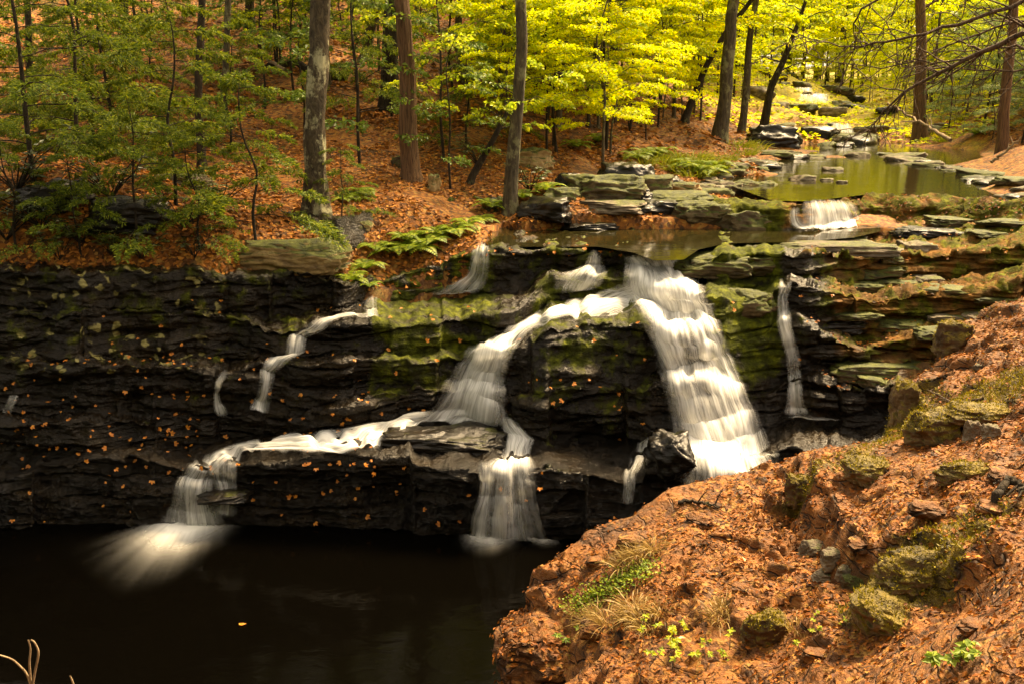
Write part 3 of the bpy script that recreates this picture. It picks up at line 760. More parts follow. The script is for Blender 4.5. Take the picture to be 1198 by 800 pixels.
def foam(parent, pts, z, dens, spread=1.0, name='foam'):
    """a low soft mound of froth on the water: centre line through pts (px, py, half width in m), flows along it"""
    P = np.array([tuple(atz(a, b, z)) + (w_,) for a, b, w_ in pts])
    n = 40; s = np.linspace(0, 1, n); k = np.linspace(0, 1, len(P))
    C = np.stack([np.interp(s, k, P[:, q]) for q in range(4)], 1)
    T = np.gradient(C[:, :2], axis=0); T /= np.linalg.norm(T, axis=1)[:, None]
    S = np.stack([-T[:, 1], T[:, 0]], 1)
    u = np.linspace(-1, 1, 31)
    XY = C[:, None, :2] + S[:, None] * (u[None, :, None] * C[:, None, 3:4])
    e = np.sqrt(np.clip(1 - u ** 2, 0, 1))[None] * np.sin(np.pi * np.clip(s, 0.0, 1))[:, None] ** .6
    Z = z + 0.008 + 0.025 * e * (1 + .6 * pn(XY[..., 0] * 4, XY[..., 1] * 4, 2))
    G = np.dstack([XY, Z])
    rag = .30 * fbm(XY[..., 0] * 2.2, XY[..., 1] * 2.2, 6, 4)
    d = dens * np.exp(-5.0 * (u[None] * (1 + rag * .5)) ** 2) * ss(s[:, None], -.01, .15) * np.clip(1.0 - s[:, None] + rag * .2, 0, 1) ** 1.9
    d = d * ss(1 - np.abs(u), 0, .25)[None] * ss(s, 1, .4)[:, None] * ss(s, 0, .05)[:, None]
    o = grid_obj(name, G, M['foam'], True, {'dens': d}, parent)
    uv = np.dstack([np.broadcast_to(u[None] * .3, d.shape), np.broadcast_to(s[:, None] * 1.1, d.shape)])
    uvl = o.data.uv_layers.new(name='UVMap')
    li = np.zeros(len(o.data.loops), dtype=np.int32); o.data.loops.foreach_get('vertex_index', li)
    uvl.data.foreach_set('uv', uv.reshape(-1, 2)[li].astype(np.float32).ravel())
    return o

def splash(parent, st, en, z, dens, curve=1.4):
    """froth fanning out over the pool from the foot of a fall: from the start points to the end points (photo pixels)"""
    A = np.array([atz(a, b, z) for a, b in st]); B = np.array([atz(a, b, z) for a, b in en])
    nu, nv = 160, 40; u = np.linspace(0, 1, nu); v = np.linspace(0, 1, nv); k = np.linspace(0, 1, len(A))
    ip = lambda P: np.stack([np.interp(u, k, P[:, c]) for c in range(3)], 1)
    kr = np.hanning(41); kr /= kr.sum()
    A, B = ip(A), ip(B)
    for c in range(2): B[:, c] = np.convolve(np.pad(B[:, c], 20, mode='reflect', reflect_type='odd'), kr, 'valid')
    G = A[None] * (1 - v[:, None, None]) + B[None] * v[:, None, None]
    G[..., 2] = z + .006 + .03 * (1 - v[:, None]) * (1 + .5 * pn(u[None] * 7, v[:, None] * 2, 3))
    sk = 1 + .12 * pn(u[None] * 11, v[:, None] * 1.1, 4) + .10 * pn(u[None] * 27, v[:, None] * 1.4, 8)
    reach = .25 + .03 * pn(u * 4, 3, 1) + .022 * pn(u * 19, 7, 2) + .02 * pn(u * 43, 7, 2)
    d = dens * sk * np.exp(-(v[:, None] / reach[None]) ** 1.5) * ss(np.minimum(u, 1 - u), 0, .45)[None] * ss(v, -.02, .04)[:, None] * ss(v, 1, .75)[:, None]
    o = grid_obj('foam', G, M['foam'], True, {'dens': d}, parent)
    UV = np.dstack(np.broadcast_arrays(u[None] + 0 * v[:, None], v[:, None] + 0 * u[None]))
    uvl = o.data.uv_layers.new(name='UVMap'); li = np.zeros(len(o.data.loops), dtype=np.int32); o.data.loops.foreach_get('vertex_index', li)
    uvl.data.foreach_set('uv', UV.reshape(-1, 2)[li].astype(np.float32).ravel())
    return o

main = cascade('waterfall', 'widest white waterfall sliding down the right side of the black rock', [
  (722, 303, 792, 300), (728, 312, 800, 308), (722, 326, 812, 320), (722, 345, 824, 340), (738, 372, 834, 366), (748, 400, 844, 394), (757, 430, 856, 424), (764, 460, 868, 454), (768, 490, 882, 484),
  (772, 515, 896, 508), (780, 540, 912, 535), (782, 570, 925, 566)], [.9, 1.05, 1.05, .98, .88, .86, .86, .88, .92, 1.0, 1.05, 1.05], nu=44, fade=2, lift=.10)
def veil(parent, rows, dens, **k):
    o = cascade('veil', None, rows, dens, parent=parent, **k); return o
veil(main, [(742, 304, 792, 301), (745, 325, 812, 322), (765, 345, 826, 340), (785, 372, 838, 366), (800, 400, 848, 394), (812, 430, 860, 424), (824, 460, 872, 454), (832, 490, 886, 484), (835, 515, 898, 508), (838, 545, 915, 538)], [.6, 1, 1, .9, .85, .85, .85, .9, 1, 1], nu=26, lift=.12)
veil(main, [(722, 345, 770, 345), (745, 372, 788, 372), (756, 400, 800, 400), (768, 430, 812, 430), (775, 460, 820, 460), (780, 490, 832, 490), (785, 515, 845, 515), (800, 545, 860, 545)], [.8, .6, .5, .5, .55, .6, .8, .9], nu=22, lift=.10)
cascade('waterfall', 'thin trickle beside the foot of the widest fall above the near rock shelf', [
  (768, 505, 782, 500), (745, 518, 772, 516), (735, 532, 758, 535), (728, 555, 748, 560), (724, 590, 744, 592)], [.6, .75, .7, .55, .45], nu=14)
cascade('waterfall', 'white stream running sideways along the ledge from the widest fall to the fan', [
  (800, 312, 792, 352), (760, 318, 758, 362), (725, 332, 730, 372), (692, 345, 698, 376), (660, 354, 664, 380), (628, 366, 634, 386), (600, 378, 618, 398), (572, 398, 606, 414), (545, 414, 602, 428)],
  [.9, .98, .95, .85, .9, .95, .95, .9, .9], nu=24)
fan = cascade('waterfall', 'white fan of water spreading over the middle ledge onto the square block', [
  (552, 404, 604, 402), (535, 418, 602, 416), (520, 436, 600, 436), (508, 455, 600, 456), (494, 472, 602, 474), (474, 486, 606, 488), (452, 496, 612, 500)], [.85, 1.0, .93, .92, .95, 1.1, 1.1], nu=36)
veil(fan, [(560, 406, 604, 404), (550, 420, 602, 418), (538, 440, 598, 440), (522, 460, 598, 460), (508, 480, 600, 480), (495, 494, 604, 496)], [.9, 1, .85, .8, .9, 1], nu=26, lift=.11)
cascade('waterfall', 'flat white rapid flowing left along the low ledge from the fan', [
  (520, 478, 500, 500), (480, 484, 458, 518), (440, 498, 432, 529), (412, 506, 408, 536), (380, 508, 378, 536), (345, 512, 342, 537), (312, 518, 312, 537), (285, 524, 290, 535), (258, 532, 268, 545), (236, 545, 256, 556)],
  [.75, .95, 1.0, .98, .95, .88, .8, .68, .62, .6], nu=22, edge_soft=.26, lift=.08, fade=12)
ll = cascade('waterfall', 'short white fall dropping into the dark pool at the left', [
  (226, 538, 262, 530), (205, 556, 262, 552), (196, 572, 258, 570), (190, 588, 262, 588), (184, 604, 270, 602), (180, 616, 276, 614)], [.4, .5, .6, .66, .78, .95], nu=30)
splash(ll, [(172, 613), (192, 613), (212, 613), (232, 612), (258, 611), (286, 608)], [(50, 640), (84, 672), (138, 708), (200, 690), (258, 645), (304, 618)], 0.0, 1.6)
cascade('waterfall', 'small veil of water above the flat stone left of the low ledge', [
  (240, 538, 288, 540), (240, 552, 286, 555), (246, 566, 284, 568), (252, 580, 284, 584), (250, 604, 282, 606)], [.5, .55, .5, .6, .65], nu=18)
lm = cascade('waterfall', 'two legged white fall below the square block at the pool edge', [
  (578, 486, 606, 488), (584, 502, 616, 505), (588, 516, 632, 518), (585, 528, 622, 530), (576, 541, 626, 540), (560, 550, 630, 548), (557, 566, 634, 562), (552, 590, 640, 588), (545, 612, 648, 612), (540, 630, 656, 634)],
  [1.0, 1.0, 1.0, .9, .9, .92, .56, .52, .58, .68], nu=36)
cascade('waterfall', 'bright strand of the two legged fall on its left side', [
  (557, 548, 580, 546), (560, 562, 578, 562), (560, 580, 576, 584), (552, 600, 576, 604), (547, 628, 576, 630)], [.8, .85, .85, .85, .95], nu=14, lift=.10)
splash(lm, [(540, 626), (556, 629), (572, 630), (590, 629), (606, 630)], [(518, 634), (540, 650), (572, 658), (602, 646), (622, 634)], 0.0, 1.0, 2.6)
splash(lm, [(612, 630), (630, 632), (652, 634)], [(612, 638), (640, 645), (668, 640)], 0.0, .5, 2.6)
cascade('waterfall', 'little white fall at the end of the leafy bank below the tree roots', [
  (553, 288, 577, 286), (550, 300, 577, 298), (546, 314, 577, 314), (541, 326, 577, 328), (520, 336, 575, 342), (492, 343, 566, 349)], [.6, .85, .85, .95, .9, .85], nu=22)
cascade('waterfall', 'faint thin veil just below the fern covered bank', [
  (424, 350, 446, 350), (424, 362, 446, 362), (423, 374, 446, 375)], [.28, .32, .5], nu=12)
cascade('waterfall', 'narrow left hand run of water stepping down the shadowed wall', [
  (446, 364, 446, 376), (420, 367, 420, 377), (398, 370, 398, 379), (382, 374, 386, 384), (362, 382, 376, 392), (338, 390, 364, 394), (334, 405, 362, 406), (332, 418, 362, 419), (312, 421, 340, 428), (302, 432, 328, 436), (302, 455, 324, 456), (296, 474, 320, 476), (290, 486, 320, 488)],
  [.5, .6, .7, .75, .78, .8, .85, .9, .85, .55, .58, .75, .85], nu=16, fade=16)
cascade('waterfall', 'tiny strand of water left of the stepped run on the shadowed wall', [
  (258, 437, 276, 437), (252, 447, 264, 448), (250, 462, 260, 464), (248, 474, 264, 476), (252, 484, 272, 487)], [.5, .62, .5, .68, .75], nu=10)
cascade('waterfall', 'wispy splash on the shadowed wall at the far left edge', [
  (14, 464, 30, 464), (8, 474, 26, 476), (0, 486, 16, 490)], [.4, .5, .35], nu=12)
cascade('waterfall', 'slim white fall beside the mossy pillar right of the widest fall', [
  (905, 327, 930, 325), (908, 338, 930, 337), (903, 352, 924, 352), (903, 372, 926, 370), (908, 395, 932, 393), (914, 420, 938, 420), (918, 450, 940, 450), (914, 470, 943, 470), (908, 486, 952, 488)],
  [.5, .62, .5, .82, .72, .6, .7, .9, .95], nu=18)
cascade('waterfall', 'low trickle at the foot of the slim fall by the near rock shelf', [
  (902, 488, 948, 486), (925, 492, 965, 490), (955, 487, 975, 492), (968, 490, 992, 496)], [.7, .5, .4, .55], nu=12)
cascade('waterfall', 'low white cascade pouring from the upper pond into the stream', [
  (930, 240, 1000, 240), (930, 247, 1006, 246), (930, 256, 1012, 254), (928, 266, 1018, 264), (926, 276, 1024, 274)], [.4, .8, 1.0, 1.15, 1.1], nu=36, lift=.09)
cascade('waterfall', 'thin left strand of the low cascade from the upper pond', [(920, 246, 936, 245), (918, 256, 936, 256), (920, 268, 942, 268), (930, 276, 956, 276)], [.5, .8, .95, .9], nu=14, lift=.08)
cascade('waterfall', 'short veil over the dark step left of the widest fall', [
  (686, 296, 706, 296), (684, 308, 706, 308), (668, 318, 716, 318), (642, 328, 716, 328), (640, 342, 700, 345)], [.6, .75, .6, .52, .6], nu=20)
# ================================================================ loose stones, slabs and boulders
def rock_mb(size, seed, blocky=0.5, rough=0.18, n=20, strata=0.0):
    rr = np.random.default_rng(seed * 13 + 1); cuts = []
    for _ in range(11):
        v = rr.normal(size=3) * np.array([1, 1, .75]); v /= np.linalg.norm(v); cuts.append((v, rr.uniform(.72, .98) + .22 * blocky))
    g = np.linspace(-1, 1, n)
    A, B = np.meshgrid(g, g)
    mb = MB(); sx, sy, sz = size
    for ax in range(3):
        for sg in (-1, 1):
            C = [None] * 3
            C[ax] = np.full_like(A, sg); C[(ax + 1) % 3] = A * sg; C[(ax + 2) % 3] = B
            P = np.stack(C, -1)
            sph = P / np.linalg.norm(P, axis=-1)[..., None]
            P = P * blocky + sph * (1 - blocky) * 1.05
            q = P + seed * 3.7
            for v, dc in cuts:
                e = (P @ v) - dc; P = P - np.maximum(e, 0)[..., None] * v * .92
            d = fbm(q[..., 0] * .8, q[..., 1] * .8, q[..., 2] * .8, 2) * rough * 1.3 + fbm(q[..., 0] * 2.6, q[..., 1] * 2.6, q[..., 2] * 3.6, 4) * rough * .75
            P = P * (1 + d[..., None])
            if strata:
                w_ = P[..., 2] * strata + .6 * pn(q[..., 0], q[..., 1], 1)
                P[..., :2] *= (1 + .10 * (hsh(np.floor(w_), seed) - .5) - .05 * ss(np.abs(w_ - np.floor(w_) - .5), .33, .5))[..., None]
            mb.add((P * np.array([sx, sy, sz]) * .5).reshape(-1, 3), gridq(n, n))
    return mb

def weld(o):
    bm = __import__('bmesh').new(); bm.from_mesh(o.data)
    __import__('bmesh').ops.remove_doubles(bm, verts=bm.verts, dist=1e-5)
    __import__('bmesh').ops.recalc_face_normals(bm, faces=bm.faces)
    bm.to_mesh(o.data); bm.free()
    return o

_rk = [0]
def stone(name, p, size, mat, label, cat='stone', group=None, rz=0.0, blocky=.5, rough=.18, n=20, strata=0.0, tilt=(0, 0), seed=None):
    _rk[0] += 1
    o = weld(rock_mb(size, seed or _rk[0], blocky, rough, n, strata).build(name, M[mat], None, True))
    o.location = tuple(p); o.rotation_euler = (tilt[0], tilt[1], rz)
    return tag(o, label, cat, group)

def on(px, py, bv=None, lift=0.0):
    h = shoot(bv or BV_WALL, px, py)[0]
    if h is None: return gp(px, py) + np.array([0, 0, lift])
    return np.array(h) + np.array([0, 0, lift])

# in and beside the falls
p = on(521, 523); stone('stone_block', p + [0.0, .20, -.05], (1.70, .72, .52), 'stone_dark', 'black squared rock block with the white fan breaking over its top', blocky=.72, rough=.12, n=40, strata=.8, rz=.02)
p = on(266, 580); stone('flat_stone', p + [0, -.04, .04], (.82, .6, .16), 'stone_dark', 'flat pointed black stone jutting out beside the left pool fall', blocky=.35, rz=.2)
p = on(784, 545); stone('boulder', p + [0, .05, .12], (.62, .6, .62), 'stone_dark', 'rounded wet boulder at the foot of the widest fall', 'boulder', blocky=.55)
p = on(832, 318); stone('stone_block', p + [0.05, .3, .05], (1.3, .8, .36), 'stone_moss', 'mossy block on the lip right of the widest fall, nearest the water', blocky=.7, rough=.12, n=28)
p = on(888, 316); stone('stone_block', p + [0.1, .35, .04], (1.25, .9, .34), 'stone_moss', 'mossy block on the lip between the widest and the slim fall', blocky=.7, rough=.14, n=28)
p = on(884, 360); stone('stone_block', p + [0, .2, .0], (.8, .6, .42), 'stone_moss', 'mossy head stone of the green pillar left of the slim fall', blocky=.6, rough=.15, n=28)
p = on(1080, 306); stone('stone_block', p + [0, .3, .08], (.6, .5, .42), 'stone_grey', 'small squared grey stone on the dry ledges right of the slim fall', blocky=.75, rough=.12)
p = on(985, 300); stone('slab_rock', p + [0, .5, .03], (2.2, .9, .26), 'stone_grey', 'weathered grey slab on the ledge under the pond cascade', blocky=.7, rough=.10, n=28)
p = on(1040, 440); stone('slab_rock', p + [0, .4, .0], (1.6, .8, .3), 'stone_moss', 'brown slab low on the ledges behind the near mossy mound', blocky=.7, rough=.12, n=28)
p = on(975, 385); stone('slab_rock', p + [0, .4, .0], (1.4, .8, .24), 'stone_dark', 'dark slab beside the slim fall at mid height', blocky=.7, rough=.12, n=28)

sr2 = random.Random(8)
for i in range(24):
    px = sr2.uniform(975, 1195); py = sr2.uniform(262, 455 - max(0, px - 1040) * .5)
    p = on(px, py); w_ = sr2.uniform(.4, 1.2)
    stone('shelf_rock', p + [0, .14, 0], (w_, .6, sr2.uniform(.10, .22)), sr2.choice(['stone_moss', 'stone_dark', 'stone_moss', 'stone_grey']), 'thin broken shelf stone in the dry ledges right of the slim fall', 'stone', 'broken shelf stones right of the slim fall', blocky=.8, rough=.15, n=18, rz=sr2.uniform(-.2, .2), tilt=(0, sr2.uniform(-.05, .05)))
# bank left of the pond
def gs(name, px, py, wpx, hpx, mat, label, depth=.8, Y=None, **k):
    p = gp(px, py, Y) if k.pop('ground', True) else on(px, py)
    w_ = wpx * p[1] / F; h_ = hpx * p[1] / F
    return stone(name, p + [0, w_ * depth * .2, h_ * .15], (w_ * 1.05, max(w_ * depth, h_), h_ * 1.25), mat, label, **k)
p = on(345, 318); stone('slab_rock', p + [0, .25, .20], (1.62, .9, .52), 'stone_tan', 'pale tan slab on top of the shadowed wall under the fern sprays', blocky=.78, rough=.12, n=34, strata=1.2)
gs('slab_rock', 707, 242, 92, 30, 'stone_moss', 'sloping mossy slab carrying the pointed tan boulder', .8, Y=19.2, blocky=.55, rough=.16, n=28)
gs('boulder', 690, 219, 26, 20, 'stone_tan', 'pointed tan boulder sitting on the sloping mossy slab', .8, Y=19.5, cat='boulder', blocky=.35, rough=.2)
gs('slab_rock', 718, 252, 84, 11, 'stone_grey', 'thin pale grey slab just under the sloping mossy slab', .9, Y=18.7, blocky=.7, rough=.10)
gs('stone_block', 736, 214, 60, 32, 'stone_dark', 'dark square block at the top of the stacked bank stones', .8, Y=20.5, blocky=.75, rough=.12)
gs('slab_rock', 700, 268, 150, 18, 'stone_moss', 'long low mossy slab at the left edge of the dark stream', .4, Y=18.1, blocky=.7, rough=.10, n=30)
gs('slab_rock', 790, 232, 90, 18, 'stone_moss', 'mossy ledge slab below the bright grass tussocks', .6, Y=19.4, blocky=.65, rough=.14, n=26)
gs('boulder', 822, 254, 62, 26, 'stone_moss', 'lumpy mossy boulder at the stream edge left of the square green one', .7, Y=18.5, cat='boulder', blocky=.45, rough=.2, n=26)
gs('boulder', 876, 258, 62, 32, 'stone_moss', 'square green mossy boulder next to the pond cascade', .7, Y=18.3, cat='boulder', blocky=.65, rough=.16, n=26)
gs('slab_rock', 815, 264, 80, 10, 'stone_grey', 'pale flat slab at the water line below the lumpy mossy boulder', .6, Y=18.0, blocky=.65, rough=.10)
gs('boulder', 881, 212, 54, 24, 'stone_tan', 'rounded tan boulder on the pond shore', .7, Y=22.0, cat='boulder', blocky=.4, rough=.18, n=26)
gs('boulder', 852, 214, 40, 18, 'stone_grey', 'grey boulder tucked against the rounded tan one', .7, Y=21.8, cat='boulder', blocky=.45)
gs('boulder', 985, 184, 70, 18, 'stone_moss', 'dark mossy islet rising from the upper pond', .6, Y=26.5, cat='boulder', blocky=.35, rough=.2, n=26)
gs('stone', 1007, 213, 27, 13, 'stone_grey', 'pale pointed stone standing in the middle of the pond', .7, Y=21.8, blocky=.4)
gs('boulder', 905, 160, 60, 26, 'stone_dark', 'dark overhanging boulder on the far left pond shore', .7, Y=33, cat='boulder', blocky=.5)
gs('stone', 508, 222, 15, 22, 'stone_tan', 'small upright stone on the leafy bank by the brown trunk', .8, blocky=.4)
gs('boulder', 622, 196, 50, 26, 'stone_tan', 'pale mossy boulder on the bank behind the forked tree', .8, cat='boulder', blocky=.45, n=26)
gs('stone', 424, 268, 22, 12, 'stone_tan', 'low tan stone in the leaves near the lichen covered trunk', .9, blocky=.4)
gs('stone', 470, 196, 22, 14, 'stone_moss', 'small mossy stone left of the brown trunk base', .9, blocky=.4)
gs('slab_rock', 205, 215, 60, 12, 'stone_grey', 'grey ledge stone half buried in the shaded left bank', .8, blocky=.6)
gs('boulder', 150, 265, 90, 34, 'stone_dark', 'dark boulder in shade at the top of the left wall', .8, cat='boulder', blocky=.45, n=26)
gs('boulder', 60, 240, 80, 30, 'stone_dark', 'shaded boulder behind the laurel at the left', .8, cat='boulder', blocky=.45, n=26)
sr = random.Random(5)
for i, (px, py, w_, h_, Y, m_) in enumerate([(640, 258, 60, 22, 18.3, 'stone_dark'), (662, 240, 44, 20, 18.9, 'stone_moss'), (615, 252, 46, 18, 17.8, 'stone_moss'), (745, 240, 40, 20, 19.2, 'stone_dark'), (770, 248, 46, 18, 18.7, 'stone_dark'), (760, 222, 50, 22, 20.2, 'stone_moss'), (668, 224, 34, 20, 19.8, 'stone_dark'), (780, 212, 44, 20, 21, 'stone_dark'), (842, 240, 52, 16, 19, 'stone_moss'), (905, 228, 40, 14, 19, 'stone_grey'), (800, 218, 46, 16, 20.6, 'stone_tan'), (690, 258, 60, 12, 18.3, 'stone_dark'), (730, 262, 70, 10, 18.1, 'stone_grey')]):
    gs('bank_stone', px, py, w_, h_, m_, 'jumbled stone in the bank between the bent grey trunk and the pond cascade', .8, Y=Y, rz=i * .7 % 1 - .5, blocky=.6, n=18, cat='stone', group='jumbled stones on the left stream bank')
for i in range(46):                                           # flat shore stones left of the pond
    t = sr.random(); px = 800 + 140 * t + sr.uniform(-25, 15); py = 226 - 55 * t + sr.uniform(-12, 14)
    Y = 19.5 + 13 * max(t - .1, 0) + sr.uniform(-1, 1)
    gs('shore_stone', px, py, sr.uniform(14, 40), sr.uniform(4, 9), sr.choice(['stone_grey', 'stone_grey', 'stone_moss', 'stone_dark']), 'flat loose stone on the left shore of the upper pond', .8, Y=Y, rz=sr.uniform(-.5, .5), blocky=.6, n=10, cat='stone', group='loose stones along the left pond shore')
for px, py, Y, w_, l in [(968, 203, 23, 16, 'small round stone in the pond, nearest the left shore stones'), (985, 206, 22.5, 14, 'low stone in the pond left of the pale pointed one'), (940, 202, 23.2, 30, 'flat grey stone awash at the left pond edge'), (975, 189, 25.8, 22, 'thin stone lying in front of the mossy islet'), (1005, 168, 31, 26, 'pale low stone at the head of the pond')]:
    p = atY(px, py, Y); p[2] = ZUP
    stone('pond_stone', p, (w_ * Y / F, w_ * Y / F * .7, w_ * Y / F * .35), 'stone_grey', l, 'stone', blocky=.45, n=12)
for i in range(40):                                           # dark tumbled bank on the right of the pond
    t = sr.random(); px = 1040 + 165 * t; py = 172 + 50 * t ** 1.3 + sr.uniform(-10, 8); Y = 31 - 11.0 * t + sr.uniform(-.8, 1.2)
    p = gp(px, py, Y); s_ = sr.uniform(16, 55) * Y / F
    p[2] = max(p[2], ZUP - .05)
    stone('bank_stone', p, (s_ * 1.3, s_ * .9, s_ * .30), sr.choice(['stone_dark', 'stone_dark', 'stone_moss', 'stone_grey']), 'dark flat stone in the tumbled right bank of the upper pond', 'stone', 'tumbled stones along the right pond bank', rz=sr.uniform(-.6, .3), blocky=.6, n=10, tilt=(0, sr.uniform(-.12, .12)))
for i in range(44):                                           # stony bed of the stream above the pond
    Y = sr.uniform(36, 66); xx = np.interp(Y, [36, 46, 66], [13.2, 15, 20]) + sr.uniform(-4.0, 3.2)
    z = float(zg(xx, Y)); s_ = sr.uniform(.5, 1.8)
    stone('stream_stone', (xx, Y, max(z, ZUP - .1) + .05), (s_, s_ * .8, s_ * .4), sr.choice(['stone_dark', 'stone_moss', 'stone_grey', 'stone_tan']), 'rock in the bouldery stream bed beyond the upper pond', 'stone', 'rocks in the far stream bed', rz=sr.uniform(0, 3), blocky=.5, n=8)

# the near outcrop
def os_(name, px, py, wpx, hpx, mat, label, dep=.8, sink=.30, **k):
    p = op(px, py)
    w_ = wpx * p[1] / F; h_ = hpx * p[1] / F
    return stone(name, p + [0, w_ * dep * .25, h_ * (.5 - sink) - .02], (w_, w_ * dep, h_ * 1.2), mat, label, **k)
os_('boulder', 642, 800, 150, 90, 'outcrop', 'rust coloured leafy boulder at the bottom edge below the rock shelf', 1.0, .3, cat='boulder', blocky=.6, rough=.14, n=40, strata=1.6)
os_('boulder', 1062, 486, 44, 52, 'cushion', 'tall moss cushioned stone on the rim of the near mound', cat='boulder', blocky=.4, n=30)
os_('boulder', 1098, 514, 66, 42, 'cushion', 'yellow moss cushion right of the tall moss cushioned stone', cat='boulder', blocky=.4, n=30)
os_('stone', 1137, 515, 18, 34, 'stone_grey', 'pale upright stone set in yellow moss, left of its twin', .8, blocky=.65, n=22)
os_('stone', 1161, 510, 22, 20, 'stone_grey', 'pale squat stone set in yellow moss, right of its twin', .8, blocky=.6, n=22)
os_('boulder', 1150, 492, 84, 26, 'cushion', 'low mound of yellow moss above the two pale stones', cat='boulder', blocky=.35, n=30)
os_('boulder', 1118, 408, 44, 42, 'cushion', 'dark mossy stone in the notch at the top of the near mound', cat='boulder', blocky=.45, n=26)
os_('stone', 1146, 432, 13, 12, 'stone_grey', 'small pale round stone among leaves high on the near mound', blocky=.4, n=16)
os_('boulder', 1076, 692, 92, 58, 'cushion', 'square moss capped rock beside the crack in the rock shelf', cat='boulder', blocky=.62, n=34, strata=1.0, rough=.2)
os_('boulder', 1040, 735, 90, 44, 'cushion', 'slanting mossy rock lying below the square moss capped one', 1.0, .25, cat='boulder', blocky=.45, n=34, rz=-.5, tilt=(0, .35))
for px, py, w_, h_, l in [(952, 648, 34, 22, 'pale knobbly stone at the top of the crack'), (975, 657, 30, 22, 'light stone in the crack beside the knobbly one'), (968, 678, 34, 18, 'flat pale stone low in the crack'), (990, 672, 24, 16, 'small dull stone on the right rim of the crack'), (1000, 690, 30, 26, 'dark stone deep in the crack below the pale ones')]:
    os_('stone', px, py, w_, h_, 'stone_grey' if 'dark' not in l else 'stone_moss', l + ' in the rock shelf', .8, blocky=.5, n=20)
os_('boulder', 896, 750, 48, 46, 'cushion', 'dark lump of mossy rock in front of the small seedlings', cat='boulder', blocky=.5, n=28, rough=.25)
os_('boulder', 938, 582, 34, 36, 'cushion', 'mossy knob added for the shadowed crevice at the upper end of the crack', .8, cat='boulder', blocky=.55, n=26, rough=.25)  # stone added to stand in for a dark, shadowed crevice
os_('stone', 1130, 556, 70, 22, 'cushion', 'low brown mossy rock rib added for a log shaped shadow across the upper mound', .5, blocky=.5, n=26)  # rib added in the place of a log-like shadow
os_('stone', 1020, 556, 60, 26, 'cushion', 'moss patched rock on the mound behind the crack', .8, blocky=.4, n=26)
for px, py, w_ in [(820, 612, 34), (742, 636, 42), (700, 660, 30), (870, 690, 26), (1165, 600, 40), (1090, 600, 44), (1140, 735, 36), (960, 770, 40), (1010, 640, 36), (700, 742, 44), (1180, 560, 40)]:
    os_('shelf_stone', px, py, w_, w_ * .35, 'outcrop', 'brown stone half buried in leaves on the rock shelf', .8, .2, cat='stone', group='half buried stones on the rock shelf', blocky=.6, n=16, rz=px * .7)
# ================================================================ trees
UP = np.array([0, 0, 1.0])
def unit(v): v = np.asarray(v, float); return v / (np.linalg.norm(v) + 1e-9)

def spray(mb, o, d, L, n, ll, lw, mi, r, droop=.2, width=.45, tilt=.5, lead=.15):
    """a flat leafy branch end: leaves along side twigs on both sides of a drooping axis"""
    d = unit(d); lat = unit(np.cross(d, UP))
    s = lead + (1 - lead) * r.random(n) ** .85
    sd = np.where(r.random(n) < .5, -1., 1.)
    tw = L * width * (1.05 - .8 * s)
    nt = np.round(s * 9) / 9
    s2 = nt * .75 + s * .25
    q = r.random(n) ** .7
    P = o + d * (s2 * L + .5 * q * tw)[:, None] + lat * (sd * q * tw)[:, None] + UP * (-droop * L * s2 ** 2 - .12 * q * tw)[:, None] + r.normal(size=(n, 3)) * np.array([.02, .02, .035]) * L
    D = d * .55 + lat * (sd * .7)[:, None] + r.normal(size=(n, 3)) * .45 - UP * .25
    N = UP + r.normal(size=(n, 3)) * tilt
    k = r.uniform(.65, 1.15, n)
    mb.leaves(P, D, N, ll * k, lw * k, mi)

def bend(o, d, L, n=6, up=.15, droop=.25, r=None, wob=.06):
    s = np.linspace(0, 1, n)
    P = o + np.outer(s, unit(d)) * L + np.outer(up * s - droop * s ** 2, UP) * L
    if r is not None: P[1:] += r.normal(size=(n - 1, 3)) * wob * L * .5 * s[1:, None]
    return P

